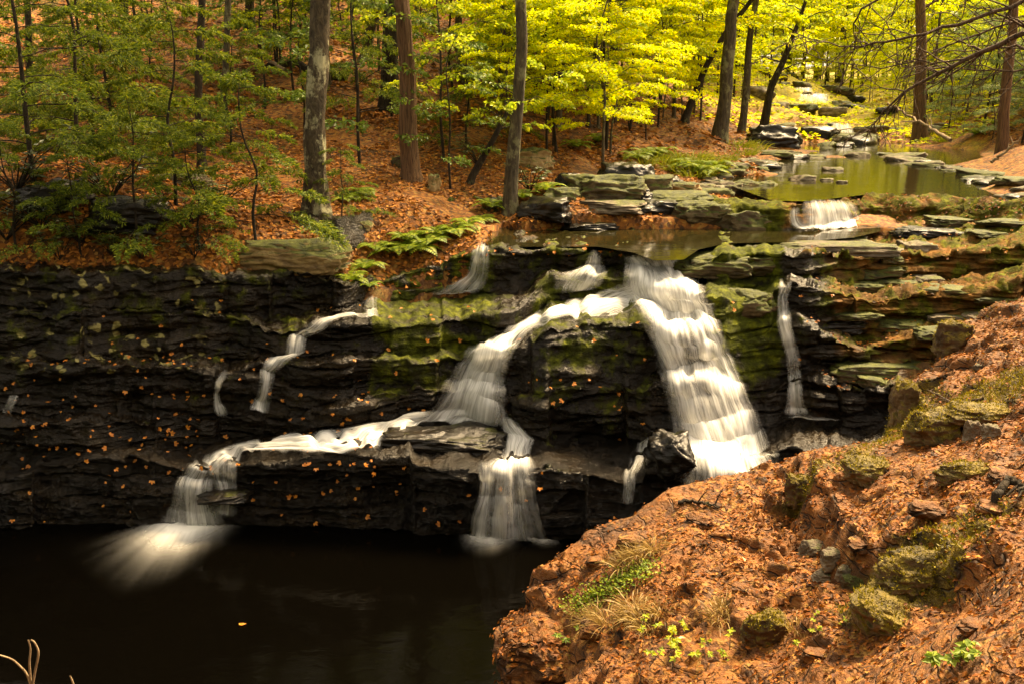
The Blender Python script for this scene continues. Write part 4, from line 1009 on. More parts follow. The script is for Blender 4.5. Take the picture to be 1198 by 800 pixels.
KIND = {   # leaf length, width, leaf material, leaves per spray, droop, tilt, spray width
 'maple':   (.105, .078, 'leaf_lime', 98, .18, .55, .5),
 'yellow':  (.105, .082, 'leaf_yellow', 112, .18, .6, .5),
 'green':   (.12, .075, 'leaf_green', 70, .2, .5, .5),
 'hemlock': (.10, .032, 'leaf_hemlock', 300, .34, .35, .42),
 'pine':    (.13, .03, 'leaf_pine', 170, .15, .8, .4),
}
def tree_parts(name, path, r0, r1, kind, bark, seed, limbs, zlo, zhi, Lmax, Lmin=.4, parent=None, k=12, cone=False, dens=1.0, lsize=1.0, wob=.12):
    """trunk (with limbs) and crown meshes under parent"""
    r = np.random.default_rng(seed)
    ll, lw, lm, nl, dr, ti, wd = KIND[kind]
    P = np.asarray(path, float)
    h = np.r_[0, np.cumsum(np.linalg.norm(np.diff(P, axis=0), axis=1))]; H = h[-1]
    nn = max(14, int(H * (9 if k > 16 else 2.5)))
    t = np.linspace(0, H, nn)
    Q = np.stack([np.interp(t, h, P[:, c]) for c in range(3)], 1)
    kr = np.hanning(max(5, nn // 8 * 2 + 1)); kr /= kr.sum(); pad = len(kr) // 2
    for c in range(2): Q[:, c] = np.convolve(np.pad(Q[:, c], pad, mode='reflect', reflect_type='odd'), kr, 'valid')
    if k > 8:
        for c in range(2): Q[:, c] += (.10 * pn(t * .35, seed * 1.7 + c * 9, 2) + .035 * pn(t * 1.1, seed * 2.3 + c * 5, 4)) * ss(t, .2, 1.5)
    rad = r1 + (r0 - r1) * (1 - t / H) ** .9
    rad = rad * (1 + .9 * np.exp(-t / (r0 * 2.0)))
    tm = MB(); tm.tube(Q, rad, k, 0, wob, seed)
    cm = MB()
    for i in range(limbs):
        f = (i + .5) / limbs
        z = zlo + (zhi - zlo) * f
        c = np.array([np.interp(z, Q[:, 2], Q[:, a]) if a < 2 else z for a in range(3)])
        az = i * 2.39996 + r.uniform(-.5, .5)
        L = (Lmax * (1 - f) + Lmin * f if cone else Lmax * (.55 + .45 * math.sin(math.pi * min(1, f * .9 + .15)))) * r.uniform(.75, 1.15)
        d = np.array([math.cos(az), math.sin(az), r.uniform(-.05, .25) if kind == 'hemlock' else r.uniform(.05, .5)])
        B = bend(c, d, L, 7, .08, dr * .8, r)
        rl = max(.006, np.interp(z, Q[:, 2], rad) * .35)
        tm.tube(B, np.linspace(rl, .004, 7), 5, 0)
        ns = max(2, int(L / .55))
        for q in range(ns):
            g = .25 + .75 * (q + .7) / ns
            o = B[0] + 0; idx = g * 6
            o = np.array([np.interp(idx, range(7), B[:, a]) for a in range(3)])
            sgn = -1 if q % 2 else 1
            yaw = az + (sgn * r.uniform(.4, .9) if q < ns - 1 else 0)
            dd = np.array([math.cos(yaw), math.sin(yaw), -.05])
            SL = max(.35, min(1.3, L * .5)) * r.uniform(.8, 1.2)
            if kind in ('maple', 'yellow', 'green') and SL > .5:
                tm.tube(bend(o, dd, SL, 4, 0, dr), np.linspace(.008, .003, 4), 3, 0)
            spray(cm, o, dd, SL, int(nl * dens * SL / .8), ll * lsize, lw * lsize, 0, r, dr, wd, ti, .02)
    tr = tm.build('trunk', M[bark], parent, True)
    cr = cm.build('crown', M[lm], parent)
    return tr, cr

_sd = [40]
def trunk_tree(name, pxs, wpx, label, bark, kind, H, limbs, zlo, Lmax, Y=None, k=12, group=None, dens=.3, lsize=1.6, top_lean=(0, 0), lean_y=0.0, low=None, wob=.12):
    """a tree whose trunk is followed in the photograph: pxs from the foot up"""
    _sd[0] += 1
    b = gp(*pxs[0], Y); Y = b[1]
    t = empty(name, tuple(b)); tag(t, label, 'tree', group)
    pts = [b - [0, 0, .25], b]
    for i, q in enumerate(pxs[1:]):
        pts.append(atY(q[0], q[1], Y + lean_y * (i + 1)))
    last, prev = pts[-1], pts[-2]
    dz = H - (last[2] - b[2])
    if dz > 0:
        sl = (last - prev) / max(.3, last[2] - prev[2])
        pts.append(last + np.array([sl[0] * dz * .6 + top_lean[0], sl[1] * dz * .3 + top_lean[1], dz]))
    pts = [p - b for p in pts]
    r0 = wpx[0] * Y / F / 2; r1 = wpx[1] * Y / F / 2
    vis = max(p[2] for p in pts[:len(pxs) + 1])
    rtop = max(.02, r1 * .25) if dz > 0 else r1
    tree_parts(name, pts, r0, rtop, kind, bark, _sd[0], limbs, zlo, H * .97, Lmax, .5, t, k, dens=dens, lsize=lsize, wob=wob)
    return t

# the trunks one can point at
trunk_tree('tree', [(370, 252), (366, 190), (366, 120), (372, 85), (366, 40), (371, 0)], (25, 25), 'thick trunk blotched with pale lichen on the left bank', 'bark_lichen', 'maple', 15, 16, 7.0, 3.2, k=28, wob=.22)
trunk_tree('tree', [(481, 210), (479, 150), (476, 80), (474, 0)], (20, 17), 'shaggy red brown trunk on the open leaf covered bank', 'bark_brown', 'hemlock', 14, 16, 7.5, 2.8, k=28, wob=.2)
trunk_tree('tree', [(456, 128), (455, 70), (460, 0)], (19, 17), 'dark straight trunk just behind the shaggy brown one', 'bark_dark', 'hemlock', 15, 14, 8.0, 3.0, k=16)
trunk_tree('tree', [(425, 72), (432, 40), (441, 0)], (11, 10), 'slim grey trunk leaning right, left of the dark straight one', 'bark_grey', 'maple', 13, 12, 7.0, 3.0)
trunk_tree('tree', [(236, 196), (235, 140), (236, 70), (237, 0)], (10, 9), 'slender straight dark trunk in the hemlock sprays, left of the lichen trunk', 'bark_dark', 'hemlock', 12, 14, 6.0, 2.3)
trunk_tree('tree', [(260, 150), (262, 90), (267, 0)], (8, 8), 'thin leaning pole trunk just right of the slender dark one', 'bark_grey', 'hemlock', 12, 12, 7.0, 2.3)
trunk_tree('tree', [(292, 36), (292, 0)], (10, 9), 'short glimpse of a dark trunk high on the left slope', 'bark_dark', 'maple', 13, 12, 7.0, 3.0)
trunk_tree('tree', [(36, 150), (36, 70), (30, 0)], (8, 7), 'thin dark trunk behind the laurel at the far left', 'bark_dark', 'hemlock', 12, 14, 5.0, 2.4)
trunk_tree('tree', [(148, 70), (149, 0)], (7, 6), 'thin trunk high in the shade at the upper left', 'bark_dark', 'hemlock', 12, 12, 6.0, 2.4)
trunk_tree('tree', [(597, 246), (598, 190), (604, 130), (611, 70), (612, 0)], (16, 10), 'slightly bent grey trunk standing at the stream edge', 'bark_grey', 'maple', 12, 14, 5.5, 2.6, k=22)
trunk_tree('tree', [(548, 216), (566, 180), (588, 140), (600, 118)], (9, 7), 'dark sapling trunk leaning right into the bent grey one', 'bark_dark', 'maple', 2.4, 8, 1.0, 1.2, dens=.9, lsize=1.0)
trunk_tree('tree', [(719, 118), (717, 60), (718, 0)], (8, 7), 'thin dark upright trunk among yellow leaves at top centre', 'bark_dark', 'yellow', 11, 14, 4.5, 2.6, dens=.6, lsize=1.1)
trunk_tree('tree', [(842, 148), (848, 100), (856, 30), (860, 0)], (16, 9), 'stout pale brown trunk leaning right above the pond shore', 'bark_grey', 'yellow', 14, 18, 5.0, 3.2, Y=30, k=20, dens=.6, lsize=1.1)
trunk_tree('tree', [(868, 140), (874, 90), (884, 0)], (9, 6), 'slimmer trunk close behind the stout leaning one', 'bark_grey', 'yellow', 13, 16, 5.0, 2.8, Y=34, dens=.6, lsize=1.1)
trunk_tree('tree', [(800, 140), (822, 80), (852, 30), (880, 0)], (8, 6), 'dark curved sapling arching right behind the stout leaning trunk', 'bark_dark', 'yellow', 8, 12, 3.0, 2.2, Y=33, dens=.9)
trunk_tree('tree', [(893, 134), (903, 100), (912, 84)], (11, 7), 'short crooked trunk by the far rapids', 'bark_dark', 'maple', 6, 10, 2.2, 2.0, Y=38)
trunk_tree('tree', [(1080, 130), (1078, 90), (1076, 0)], (14, 11), 'broad brown trunk across the pond with yellow leaves behind', 'bark_brown', 'yellow', 15, 18, 4.5, 3.2, Y=38, k=16, dens=.6, lsize=1.1)
trunk_tree('tree', [(1180, 112), (1184, 60), (1188, 0)], (13, 11), 'reddish trunk at the right edge above the pine boughs', 'bark_brown', 'pine', 13, 16, 4.5, 2.6, Y=30, k=16)
trunk_tree('tree', [(652, 150), (660, 80), (664, 0)], (8, 7), 'thin pale trunk right of the bent grey one, higher on the slope', 'bark_grey', 'yellow', 11, 14, 5.0, 2.6, dens=.6, lsize=1.1)
trunk_tree('tree', [(770, 110), (775, 60), (782, 0)], (11, 9), 'grey trunk in the bright yellow foliage above the grass tussocks', 'bark_grey', 'yellow', 13, 16, 5.0, 3.0, dens=.6, lsize=1.1)
trunk_tree('tree', [(545, 100), (536, 40), (540, 0)], (9, 8), 'grey trunk on the slope between the shaggy and the bent ones', 'bark_grey', 'maple', 12, 14, 5.0, 2.8, dens=.8, lsize=1.2)

# shared tree kinds, copied over the slopes
def proto(name, kind, bark, H, r0, limbs, zlo, Lmax, seed, cone=False, dens=1.0, lsize=1.0):
    t = empty(name, (0, 0, -500))
    r = np.random.default_rng(seed)
    path = [(0, 0, -.3), (0, 0, 0)] + [(r.normal() * .05 * z, r.normal() * .05 * z, z) for z in np.linspace(0, H, 6)[1:]]
    tree_parts(name, path, r0, r0 * .15, kind, bark, seed, limbs, zlo, H * .98, Lmax, .35, t, 8, cone, dens, lsize)
    return t
PR = {
 'sap_y': [proto('sapling', 'yellow', 'bark_dark', 5.5, .045, 15, 1.1, 1.7, 1), proto('sapling', 'yellow', 'bark_grey', 7.5, .06, 20, 1.5, 2.1, 2)],
 'sap_l': [proto('sapling', 'maple', 'bark_dark', 5.0, .04, 14, 1.0, 1.6, 3), proto('sapling', 'maple', 'bark_grey', 7.0, .055, 18, 1.4, 2.0, 4)],
 'sap_g': [proto('sapling', 'green', 'bark_dark', 4.0, .035, 13, .6, 1.4, 5)],
 'hem': [proto('hemlock_sapling', 'hemlock', 'bark_dark', 3.2, .035, 20, .3, 1.5, 6, True), proto('hemlock_sapling', 'hemlock', 'bark_dark', 5.0, .05, 28, .4, 1.9, 7, True)],
 'pine': [proto('pine_sapling', 'pine', 'bark_dark', 4.0, .05, 22, .4, 1.6, 8, True)],
 'tall_y': [proto('tree', 'yellow', 'bark_grey', 15, .20, 30, 3.0, 3.4, 9, False, .5, 1.7), proto('tree', 'yellow', 'bark_dark', 13, .15, 26, 2.5, 3.0, 10, False, .5, 1.6)],
 'tall_l': [proto('tree', 'maple', 'bark_grey', 15, .19, 30, 3.5, 3.4, 11, False, .5, 1.7)],
 'tall_h': [proto('hemlock_tree', 'hemlock', 'bark_dark', 14, .18, 40, 2.5, 3.0, 12, True, .6, 2.0)],
}
_used = {}
def plant(kind, i, p, label, cat, group=None, s=1.0, rz=None):
    pr = PR[kind][i % len(PR[kind])]
    o = pr if pr.name not in _used else copy_tree(pr)
    _used[pr.name] = 1
    o.location = tuple(p); o.scale = (s,) * 3; o.rotation_euler = (0, 0, sr.uniform(0, 6.28) if rz is None else rz)
    for k_ in ('label', 'category', 'group', 'kind'):
        if k_ in o.keys(): del o[k_]
    return tag(o, label, cat, group)

for kind, i, px, py, s, l in [
  ('hem', 0, 205, 240, 1.0, 'young hemlock whose sprays hang over the shadowed wall, left of the lichen trunk'),
  ('hem', 0, 300, 285, .85, 'low bright tipped hemlock at the wall edge beside the lichen trunk'),
  ('hem', 1, 110, 170, 1.0, 'broad dark hemlock sapling in the upper left shade'),
  ('hem', 1, 40, 215, .9, 'hemlock sapling behind the laurel at the far left edge'),
  ('hem', 0, 160, 290, .7, 'small hemlock sprouting from the rim of the shadowed wall'),
  ('sap_l', 0, 345, 120, .8, 'lime green sapling behind the lichen trunk'),
  ('hem', 0, 270, 180, .9, 'hemlock sapling right of the thin leaning pole trunk'),
  ('hem', 1, 420, 150, .8, 'hemlock sapling between the lichen trunk and the dark straight trunk'),
  ('hem', 0, 400, 265, .45, 'tiny hemlock at the foot of the lichen trunk'),
  ('hem', 0, 545, 170, .8, 'hemlock sapling behind the leaning dark sapling trunk'),
  ('hem', 0, 20, 298, .6, 'short hemlock on the wall rim at the far left corner'), ('hem', 0, 95, 300, .55, 'short hemlock on the wall rim between two laurels'), ('hem', 0, 235, 300, .6, 'short hemlock on the wall rim left of the pale tan slab'),
  ('sap_g', 0, 527, 222, .75, 'bushy green sapling between the shaggy trunk and the bent grey trunk'),
  ('sap_l', 0, 520, 190, .9, 'lime green sapling right of the shaggy brown trunk'),
  ('sap_l', 1, 585, 150, .9, 'lime green sapling behind the bent grey trunk'),
  ('sap_y', 0, 640, 190, .75, 'yellow sapling right of the bent grey trunk'),
  ('sap_y', 1, 700, 150, .8, 'bright yellow sapling above the stacked bank stones'),
  ('sap_y', 0, 770, 150, .8, 'bright yellow sapling above the grass tussocks'),
  ('sap_l', 1, 820, 140, .8, 'lime sapling left of the stout leaning trunk'),
  ('pine', 0, 1110, 150, .55, 'small blue green pine nearest the pond on the right bank'), ('pine', 0, 1172, 138, .8, 'pine sapling behind the reddish trunk on the right bank'), ('pine', 0, 1130, 135, .8, 'pine sapling between the broad brown and the reddish trunks'),
  ('sap_l', 0, 1090, 140, .35, 'knee high lime shrub right of the broad brown trunk'), ('sap_y', 0, 1050, 125, .4, 'knee high yellow shrub left of the broad brown trunk'), ('sap_l', 0, 1160, 165, .3, 'low lime shrub on the rim of the right pond bank'),
  ('pine', 0, 1150, 150, 1.0, 'soft blue green pine sapling on the right bank'),
  ('pine', 0, 1195, 170, .8, 'pine sapling cut by the right edge above the pond bank')]:
    plant(kind, i, gp(px, py), l, 'hemlock' if kind == 'hem' else 'pine' if kind == 'pine' else 'sapling', None, s)
def free(x, Y):
    """keep trees out of the stream, the pond and the sight lines to the near trunks"""
    px = x / Y * F * 1.0 + CX
    xs = np.interp(Y, [17, 22, 38, 57, 80, 120], [6, 9, 12.5, 18, 20, 24]); w_ = np.interp(Y, [17, 38, 60, 120], [7.5, 5.0, 2.4, 2])
    return Y > 64 or abs(x - xs) > w_
def scatter(n, kinds, xr, Yr, cat, label, group, sr_=(.8, 1.3), mind=1.2, name=None):
    done = []; tries = 0
    while len(done) < n and tries < 4000:
        tries += 1
        Y = Yr[0] + (Yr[1] - Yr[0]) * sr.random() ** 1.2
        px = sr.uniform(*xr); x = (px - CX) / F * Y
        if not free(x, Y) or any((x - a) ** 2 + (Y - b) ** 2 < mind ** 2 for a, b in done): continue
        done.append((x, Y))
        o = plant(sr.choice(kinds), sr.randrange(2), (x, Y, float(zg(x, Y))), label, cat, group, sr.uniform(*sr_))
        if name: o.name = name
scatter(13, ['hem', 'hem', 'sap_g'], (-60, 200), (17, 34), 'hemlock', 'dark hemlock sapling crowding the far left of the slope', 'hemlock saplings at the far left', (.7, 1.1))
scatter(17, ['hem', 'sap_l', 'sap_g', 'sap_l'], (180, 520), (20, 44), 'hemlock', 'dark hemlock sapling scattered up the shaded left slope', 'hemlock saplings up the left slope', (.7, 1.1))
scatter(30, ['sap_l', 'sap_l', 'sap_g'], (330, 660), (23, 50), 'sapling', 'lime green sapling on the slope behind the trunks', 'lime saplings on the middle slope', (.7, 1.1))
scatter(48, ['sap_y', 'sap_y', 'sap_l'], (600, 950), (25, 66), 'sapling', 'yellow green sapling on the slope above the upper pond', 'yellow saplings above the pond', (.8, 1.25))
scatter(50, ['sap_y', 'sap_y', 'sap_l'], (860, 1230), (42, 95), 'sapling', 'yellow green sapling deep in the stream valley', 'saplings deep in the stream valley', (.9, 1.4))
scatter(70, ['sap_y', 'sap_y', 'sap_l'], (640, 1260), (58, 130), 'sapling', 'yellow undergrowth sapling at the far end of the valley', 'undergrowth at the valley end', (1.2, 2.2))
scatter(24, ['sap_y', 'sap_l', 'sap_l'], (470, 720), (30, 70), 'sapling', 'yellow green sapling in the wood behind the bent grey trunk', 'saplings behind the bent grey trunk', (.8, 1.3))
scatter(40, ['sap_y', 'sap_l', 'pine', 'pine'], (1060, 1260), (26, 52), 'sapling', 'leafy sapling crowding the right bank of the upper pond', 'saplings on the right pond bank', (.4, .8), 1.0)
scatter(70, ['sap_y', 'sap_y', 'sap_l'], (850, 1120), (44, 80), 'bush', 'low yellow bush on the valley floor above the pond', 'low bushes on the valley floor', (.25, .5), .8, 'bush')
scatter(46, ['sap_y', 'sap_y', 'sap_l'], (560, 930), (22, 40), 'bush', 'low yellow green bush on the slope left of the pond', 'low bushes left of the pond', (.4, .7), .9, 'bush')
scatter(8, ['tall_h', 'tall_l'], (-250, 480), (42, 75), 'tree', 'tall tree far up the left slope', 'tall trees far up the left slope', (.8, 1.2), 3)
scatter(14, ['tall_y', 'tall_l'], (450, 900), (48, 95), 'tree', 'tall yellow tree far up the middle slope', 'tall trees far up the middle slope', (.8, 1.2), 3)
scatter(34, ['tall_y', 'tall_y', 'tall_l'], (820, 1400), (55, 140), 'tree', 'tall yellow tree closing off the stream valley', 'tall trees closing the stream valley', (.9, 1.4), 3)
scatter(12, ['sap_l', 'sap_y', 'pine'], (1190, 1500), (24, 50), 'tree', 'leafy tree beyond the right edge of the pond bank', 'trees on the right pond bank', (.7, 1.1), 2)
for k_ in PR:
    for o in PR[k_]:
        if o.name not in _used:
            for c in list(o.children): bpy.data.objects.remove(c)
            bpy.data.objects.remove(o)

# bare tree at the right whose branches reach across the pond
bt = empty('bare_tree', (9.3, 11.6, 4.3)); tag(bt, 'bare branches reaching in from a leafless tree at the top right', 'tree')
base = np.array(bt.location)
mb = MB(); mb.tube(np.array([(0, 0, -.5), (0, 0, 0), (-.1, .1, 1.5), (-.05, .2, 3), (.1, .2, 5), (.1, .1, 7)]), [.2, .17, .15, .13, .1, .05], 12, 0, .15, 2)
mb.build('trunk', M['bark_dark'], bt, True)
def limb(pts, r0, seed, twigs=16, Y0=11.8):
    r = np.random.default_rng(seed)
    P = np.array([atY(a, b, Y) for a, b, Y in pts])
    h = np.linspace(0, 1, len(P)); t = np.linspace(0, 1, 26)
    Q = np.stack([np.interp(t, h, P[:, c]) for c in range(3)], 1)
    kr = np.hanning(7); kr /= kr.sum()
    for c in range(3): Q[:, c] = np.convolve(np.pad(Q[:, c], 3, mode='reflect', reflect_type='odd'), kr, 'valid')
    Q += r.normal(size=Q.shape) * .012
    m = MB(); m.tube(Q - base, np.linspace(r0 * .68, .003, 26), 7, 0, .2, seed)
    for i in range(twigs):
        j = r.integers(4, 25); d = unit(Q[min(j + 1, 25)] - Q[j - 1]); s_ = r.choice([-1, 1])
        a = unit(np.cross(d, [0, 1, 0])) * s_ * r.uniform(.4, 1.0) + d * r.uniform(.5, 1) + r.normal(size=3) * .25
        L = r.uniform(.35, 1.3) * (1 - j / 40)
        B = bend(Q[j], a, L, 7, .1, .2, r, .09)
        m.tube(B - base, np.linspace(max(.008, r0 * .3 * (1 - j / 30)), .004, 7), 4)
        for q in range(2):
            jj = r.integers(2, 6); b2 = bend(B[jj], unit(B[jj] - B[jj - 1]) + r.normal(size=3) * .5, L * .5, 5, .05, .15, r, .1)
            m.tube(b2 - base, np.linspace(.006, .003, 5), 3)
    m.build('branch', M['twig'], bt, True)
limb([(1450, -70, 11.6), (1300, 5, 11.8), (1198, 38, 12.0), (1120, 74, 12.4), (1060, 106, 12.6), (1035, 128, 12.8), (1012, 160, 13)], .075, 1, 30)
limb([(1450, -120, 11.6), (1300, -40, 11.8), (1198, 4, 12.0), (1110, 32, 12.2), (1040, 52, 12.4), (985, 56, 12.6), (930, 40, 12.8)], .055, 2, 26)
limb([(1450, -150, 11.6), (1300, -90, 11.8), (1180, -40, 12), (1080, -20, 12.2), (1004, 8, 12.4), (1000, 45, 12.5), (994, 90, 12.6)], .045, 3, 22)
limb([(1450, -20, 11.6), (1300, 20, 12.2), (1198, 20, 13), (1120, 50, 13.5), (1040, 84, 14), (960, 70, 14.4), (905, 48, 15)], .03, 5, 26)
limb([(1450, 60, 11.6), (1300, 60, 12), (1198, 84, 12.5), (1140, 84, 13), (1085, 75, 13.4), (1040, 60, 13.8)], .028, 6, 20)
limb([(1300, 120, 11.8), (1240, 80, 12), (1198, 52, 12.2), (1150, 60, 12.5), (1110, 90, 12.8), (1080, 110, 13)], .04, 4, 18)

# fallen dead wood
def deadwood(label, pts, r0, seed, mat='twig_pale', tw=4):
    r = np.random.default_rng(seed)
    P = np.array([np.array(p) for p in pts]); m = MB()
    h = np.linspace(0, 1, len(P)); t = np.linspace(0, 1, 18)
    Q = np.stack([np.interp(t, h, P[:, c]) for c in range(3)], 1) + r.normal(size=(18, 3)) * r0 * .4
    b = Q[0].copy(); m.tube(Q - b, np.linspace(r0, r0 * .35, 18), 7, 0, .2, seed)
    for i in range(tw):
        j = r.integers(4, 17); d = unit(Q[j] - Q[j - 1]) + r.normal(size=3) * .6
        m.tube(bend(Q[j] - b, d, r.uniform(.2, .7) * (P[-1] - P[0] + 1e-6).__abs__().max() * .3 + .1, 5, .05, .1, r), np.linspace(r0 * .4, r0 * .15, 5), 4)
    o = m.build('fallen_branch', M[mat], None, True); o.location = tuple(b)
    return tag(o, label, 'branch')
deadwood('pale dead branch lying on the slope left of the lichen trunk', [gp(335, 100) + [0, 0, .35], gp(300, 78) + [0, 0, .35], gp(265, 66) + [0, 0, .2]], .05, 1)
deadwood('pale dead pole slanting down the right bank to the pond', [atY(1112, 164, 27), atY(1075, 143, 28.5), atY(1040, 122, 30)], .06, 2)
deadwood('dark fallen log across the hillside behind the lichen trunk', [gp(400, 100) + [0, 0, .2], gp(345, 86) + [0, 0, .2], gp(305, 88) + [0, 0, .2]], .15, 3, 'bark_dark')
deadwood('long pale branch lying across the upper slope right of the dark straight trunk', [gp(590, 60) + [0, 0, .2], gp(520, 40) + [0, 0, .2], gp(470, 36) + [0, 0, .2]], .12, 4)
deadwood('forked drift branch on the right pond bank', [atY(1160, 190, 22), atY(1178, 176, 21.8), atY(1196, 160, 21.6)], .04, 5)
deadwood('short dark root like stick in the leaves on the near mound', [op(1165, 590) + [0, 0, .03], op(1180, 570) + [0, 0, .05], op(1198, 578) + [0, 0, .03]], .03, 6, 'bark_dark')
deadwood('thin stick lying in leaves on the upper near mound', [op(1150, 470) + [0, 0, .03], op(1120, 478) + [0, 0, .04], op(1085, 460) + [0, 0, .03]], .012, 7, 'twig')
deadwood('dark crack like twig lying across the top of the rock shelf', [op(795, 588) + [0, 0, .02], op(820, 590) + [0, 0, .02], op(842, 594) + [0, 0, .02]], .018, 8, 'bark_dark')

# twigs in the lower left corner
tw = empty('twig_shrub', (-2.35, 3.85, 2.1)); tag(tw, 'pale bare twigs poking up in the bottom left corner', 'shrub')
b = np.array(tw.location)
for pts in [[(40, 830), (36, 800), (30, 785), (14, 770), (-4, 765)], [(38, 830), (38, 800), (42, 780), (46, 762), (40, 750), (36, 748)], [(34, 830), (36, 795), (34, 775), (36, 758), (33, 748)], [(88, 830), (86, 800), (82, 790)]]:
    P = np.array([atY(a, c, 4.3) for a, c in pts]); P = np.vstack([[b], P])
    n = 20; t = np.linspace(0, 1, n); h = np.linspace(0, 1, len(P)); Q = np.stack([np.interp(t, h, P[:, c]) for c in range(3)], 1)
    kr = np.hanning(5); kr /= kr.sum()
    for c in range(3): Q[:, c] = np.convolve(np.pad(Q[:, c], 2, mode='reflect', reflect_type='odd'), kr, 'valid')
    m = MB(); m.tube(Q - b, np.linspace(.008, .004, n), 6, 0, .15, 3)
    m.build('twig', M['twig_pale'], tw, True)

# ================================================================ low plants
def fern_mb(seed, fr=9, L=.5):
    r = np.random.default_rng(seed); m = MB()
    for i in range(fr):
        az = i * 2.4 + r.uniform(-.3, .3); d = np.array([math.cos(az), math.sin(az), r.uniform(.5, 1.2)])
        B = bend(np.zeros(3), d, L * r.uniform(.7, 1.1), 16, .2, .75)
        m.tube(B, np.linspace(.004, .0015, 16), 3, 0)
        T = np.gradient(B, axis=0); T /= np.linalg.norm(T, axis=1)[:, None]
        S = np.cross(T, UP); S /= np.linalg.norm(S, axis=1)[:, None] + 1e-9
        for sg in (-1, 1):
            w_ = np.sin(np.linspace(.25, 1, 15) * np.pi) * L * .26 + .01
            m.leaves(B[1:], S[1:] * sg + T[1:] * .45 - UP * .15, np.cross(S[1:], T[1:]) * 1.0 + UP * .3, w_, np.full(15, L * .06), 0, .1)
    return m
FERN = [fern_mb(i).build('fern', M['fern'], None, link=False).data for i in range(3)]
LAUREL = []
for i in range(2):
    r = np.random.default_rng(60 + i); m = MB(); m2 = MB()
    for q in range(14):
        az = r.uniform(0, 6.28); d = np.array([math.cos(az) * .7, math.sin(az) * .7, r.uniform(.5, 1.2)])
        B = bend(np.zeros(3), d, r.uniform(.5, 1.3), 7, .1, .2, r); m2.tube(B, np.linspace(.014, .005, 7), 5)
        for jj in (4, 6):
            n = 9; a = np.arange(n) * 2.4 + r.uniform(0, 1)
            D = np.stack([np.cos(a), np.sin(a), r.uniform(-.35, .35, n)], 1)
            m.leaves(np.repeat(B[jj][None], n, 0), D, UP + r.normal(size=(n, 3)) * .3, r.uniform(.11, .19, n), r.uniform(.035, .05, n), 0, .15)
    LAUREL.append((m2, m))
def put(mesh, name, p, s, label, cat, group=None, rz=None):
    o = bpy.data.objects.new(name, mesh); COL.objects.link(o)
    o.location = tuple(p); o.scale = (s,) * 3; o.rotation_euler = (0, 0, sr.uniform(0, 6.28) if rz is None else rz)
    return tag(o, label, cat, group)
lp = []
for q, (px, py, Y, s, l) in enumerate([(8, 285, 14.6, 1.0, 'glossy dark laurel drooping over the wall at the far left edge'), (48, 268, 15.0, .9, 'laurel bush second from the left edge on the shadowed rim'), (95, 290, 14.7, .7, 'small laurel on the rim under the slender hemlocks'), (215, 268, 15.3, .8, 'laurel with bright tips above the pale tan slab, to its left'), (20, 225, 17, 1.1, 'laurel higher on the bank behind the far left edge'), (130, 235, 16.5, 1.0, 'laurel in deep shade halfway to the slender trunk'), (255, 250, 16, .8, 'laurel beside the lichen trunk on its left'), (165, 306, 14.7, .6, 'laurel hanging over the rim midway along the shadowed wall'), (130, 304, 14.7, .5, 'low laurel clinging to the rim left of the midway one'), (228, 306, 14.7, .5, 'low laurel on the rim touching the pale tan slab'), (70, 305, 14.6, .6, 'laurel spilling over the rim near the yellow lichen discs'), (620, 225, 19.0, .75, 'leafy dark shrub at the right of the bent grey trunk'), (560, 196, 20, .8, 'dark shrub at the foot of the leaning sapling')]):
    t = empty('laurel_shrub', tuple(gp(px, py))); tag(t, l, 'shrub'); t.scale = (s,) * 3; t.rotation_euler = (0, 0, q * 1.3)
    if q < 2:
        m2, m = LAUREL[q]; a_ = m2.build('stem', M['bark_dark'], t, True); b_ = m.build('foliage', M['leaf_laurel'], t); lp.append((a_, b_))
    else:
        for src in lp[q % 2]:
            c = src.copy(); COL.objects.link(c); c.parent = t
for px, py, Y, s in [(428, 318, 14.55, .8), (412, 332, 14.5, .7), (404, 345, 14.45, .5), (455, 300, 15.5, .7), (470, 296, 15.5, .9), (485, 300, 15.4, 1.0), (500, 290, 15.7, 1.0), (516, 282, 15.9, .9), (530, 276, 16.1, .9), (478, 285, 15.9, .9), (548, 268, 16.4, .8),
                     (438, 295, 15.4, .7), (415, 235, 17.6, .7), (425, 230, 17.7, .7), (402, 238, 17.6, .6), (575, 245, 17.3, .8), (565, 262, 16.8, .7), (430, 340, 14.4, .5)]:
    put(FERN[sr.randrange(3)], 'fern', gp(px, py) + [0, 0, .03], s * 1.35, 'bright green fern on the leafy bank above the shadowed wall', 'fern', 'ferns on the leafy bank')
for px, py, Y, s in [(745, 190, 23.5, 1.2), (760, 186, 23.8, 1.3), (772, 184, 24, 1.1), (815, 205, 21.5, 1.3), (828, 208, 21.3, 1.3), (805, 200, 21.8, 1.2), (838, 200, 22, 1.0), (640, 228, 18.9, .9), (612, 236, 18.2, .8), (1140, 160, 30, 1.2), (1165, 150, 30, 1.2), (700, 170, 25, 1.0), (675, 176, 24, 1.0)]:
    put(FERN[sr.randrange(3)], 'fern', gp(px, py) + [0, 0, .05], s * 1.3, 'fern clump among the stones by the upper stream', 'fern', 'ferns among the upper stream stones')
def tuft_mb(seed, n=90, L=.4, spread=.22, flop=.5):
    r = np.random.default_rng(seed); m = MB()
    for i in range(n):
        a = r.uniform(0, 6.28); o = np.array([math.cos(a), math.sin(a), 0]) * spread * r.random() ** .5
        d = np.array([math.cos(a) * flop, math.sin(a) * flop, 1]) + r.normal(size=3) * .3
        B = bend(o, d, L * r.uniform(.5, 1.1), 5, 0, .5)
        S = unit(np.cross(d, r.normal(size=3))) * np.linspace(.006, .001, 5)[:, None] * (L / .4)
        m.add(np.stack([B - S, B + S], 1).reshape(-1, 3), [(2 * j, 2 * j + 1, 2 * j + 3, 2 * j + 2) for j in range(4)])
    return m
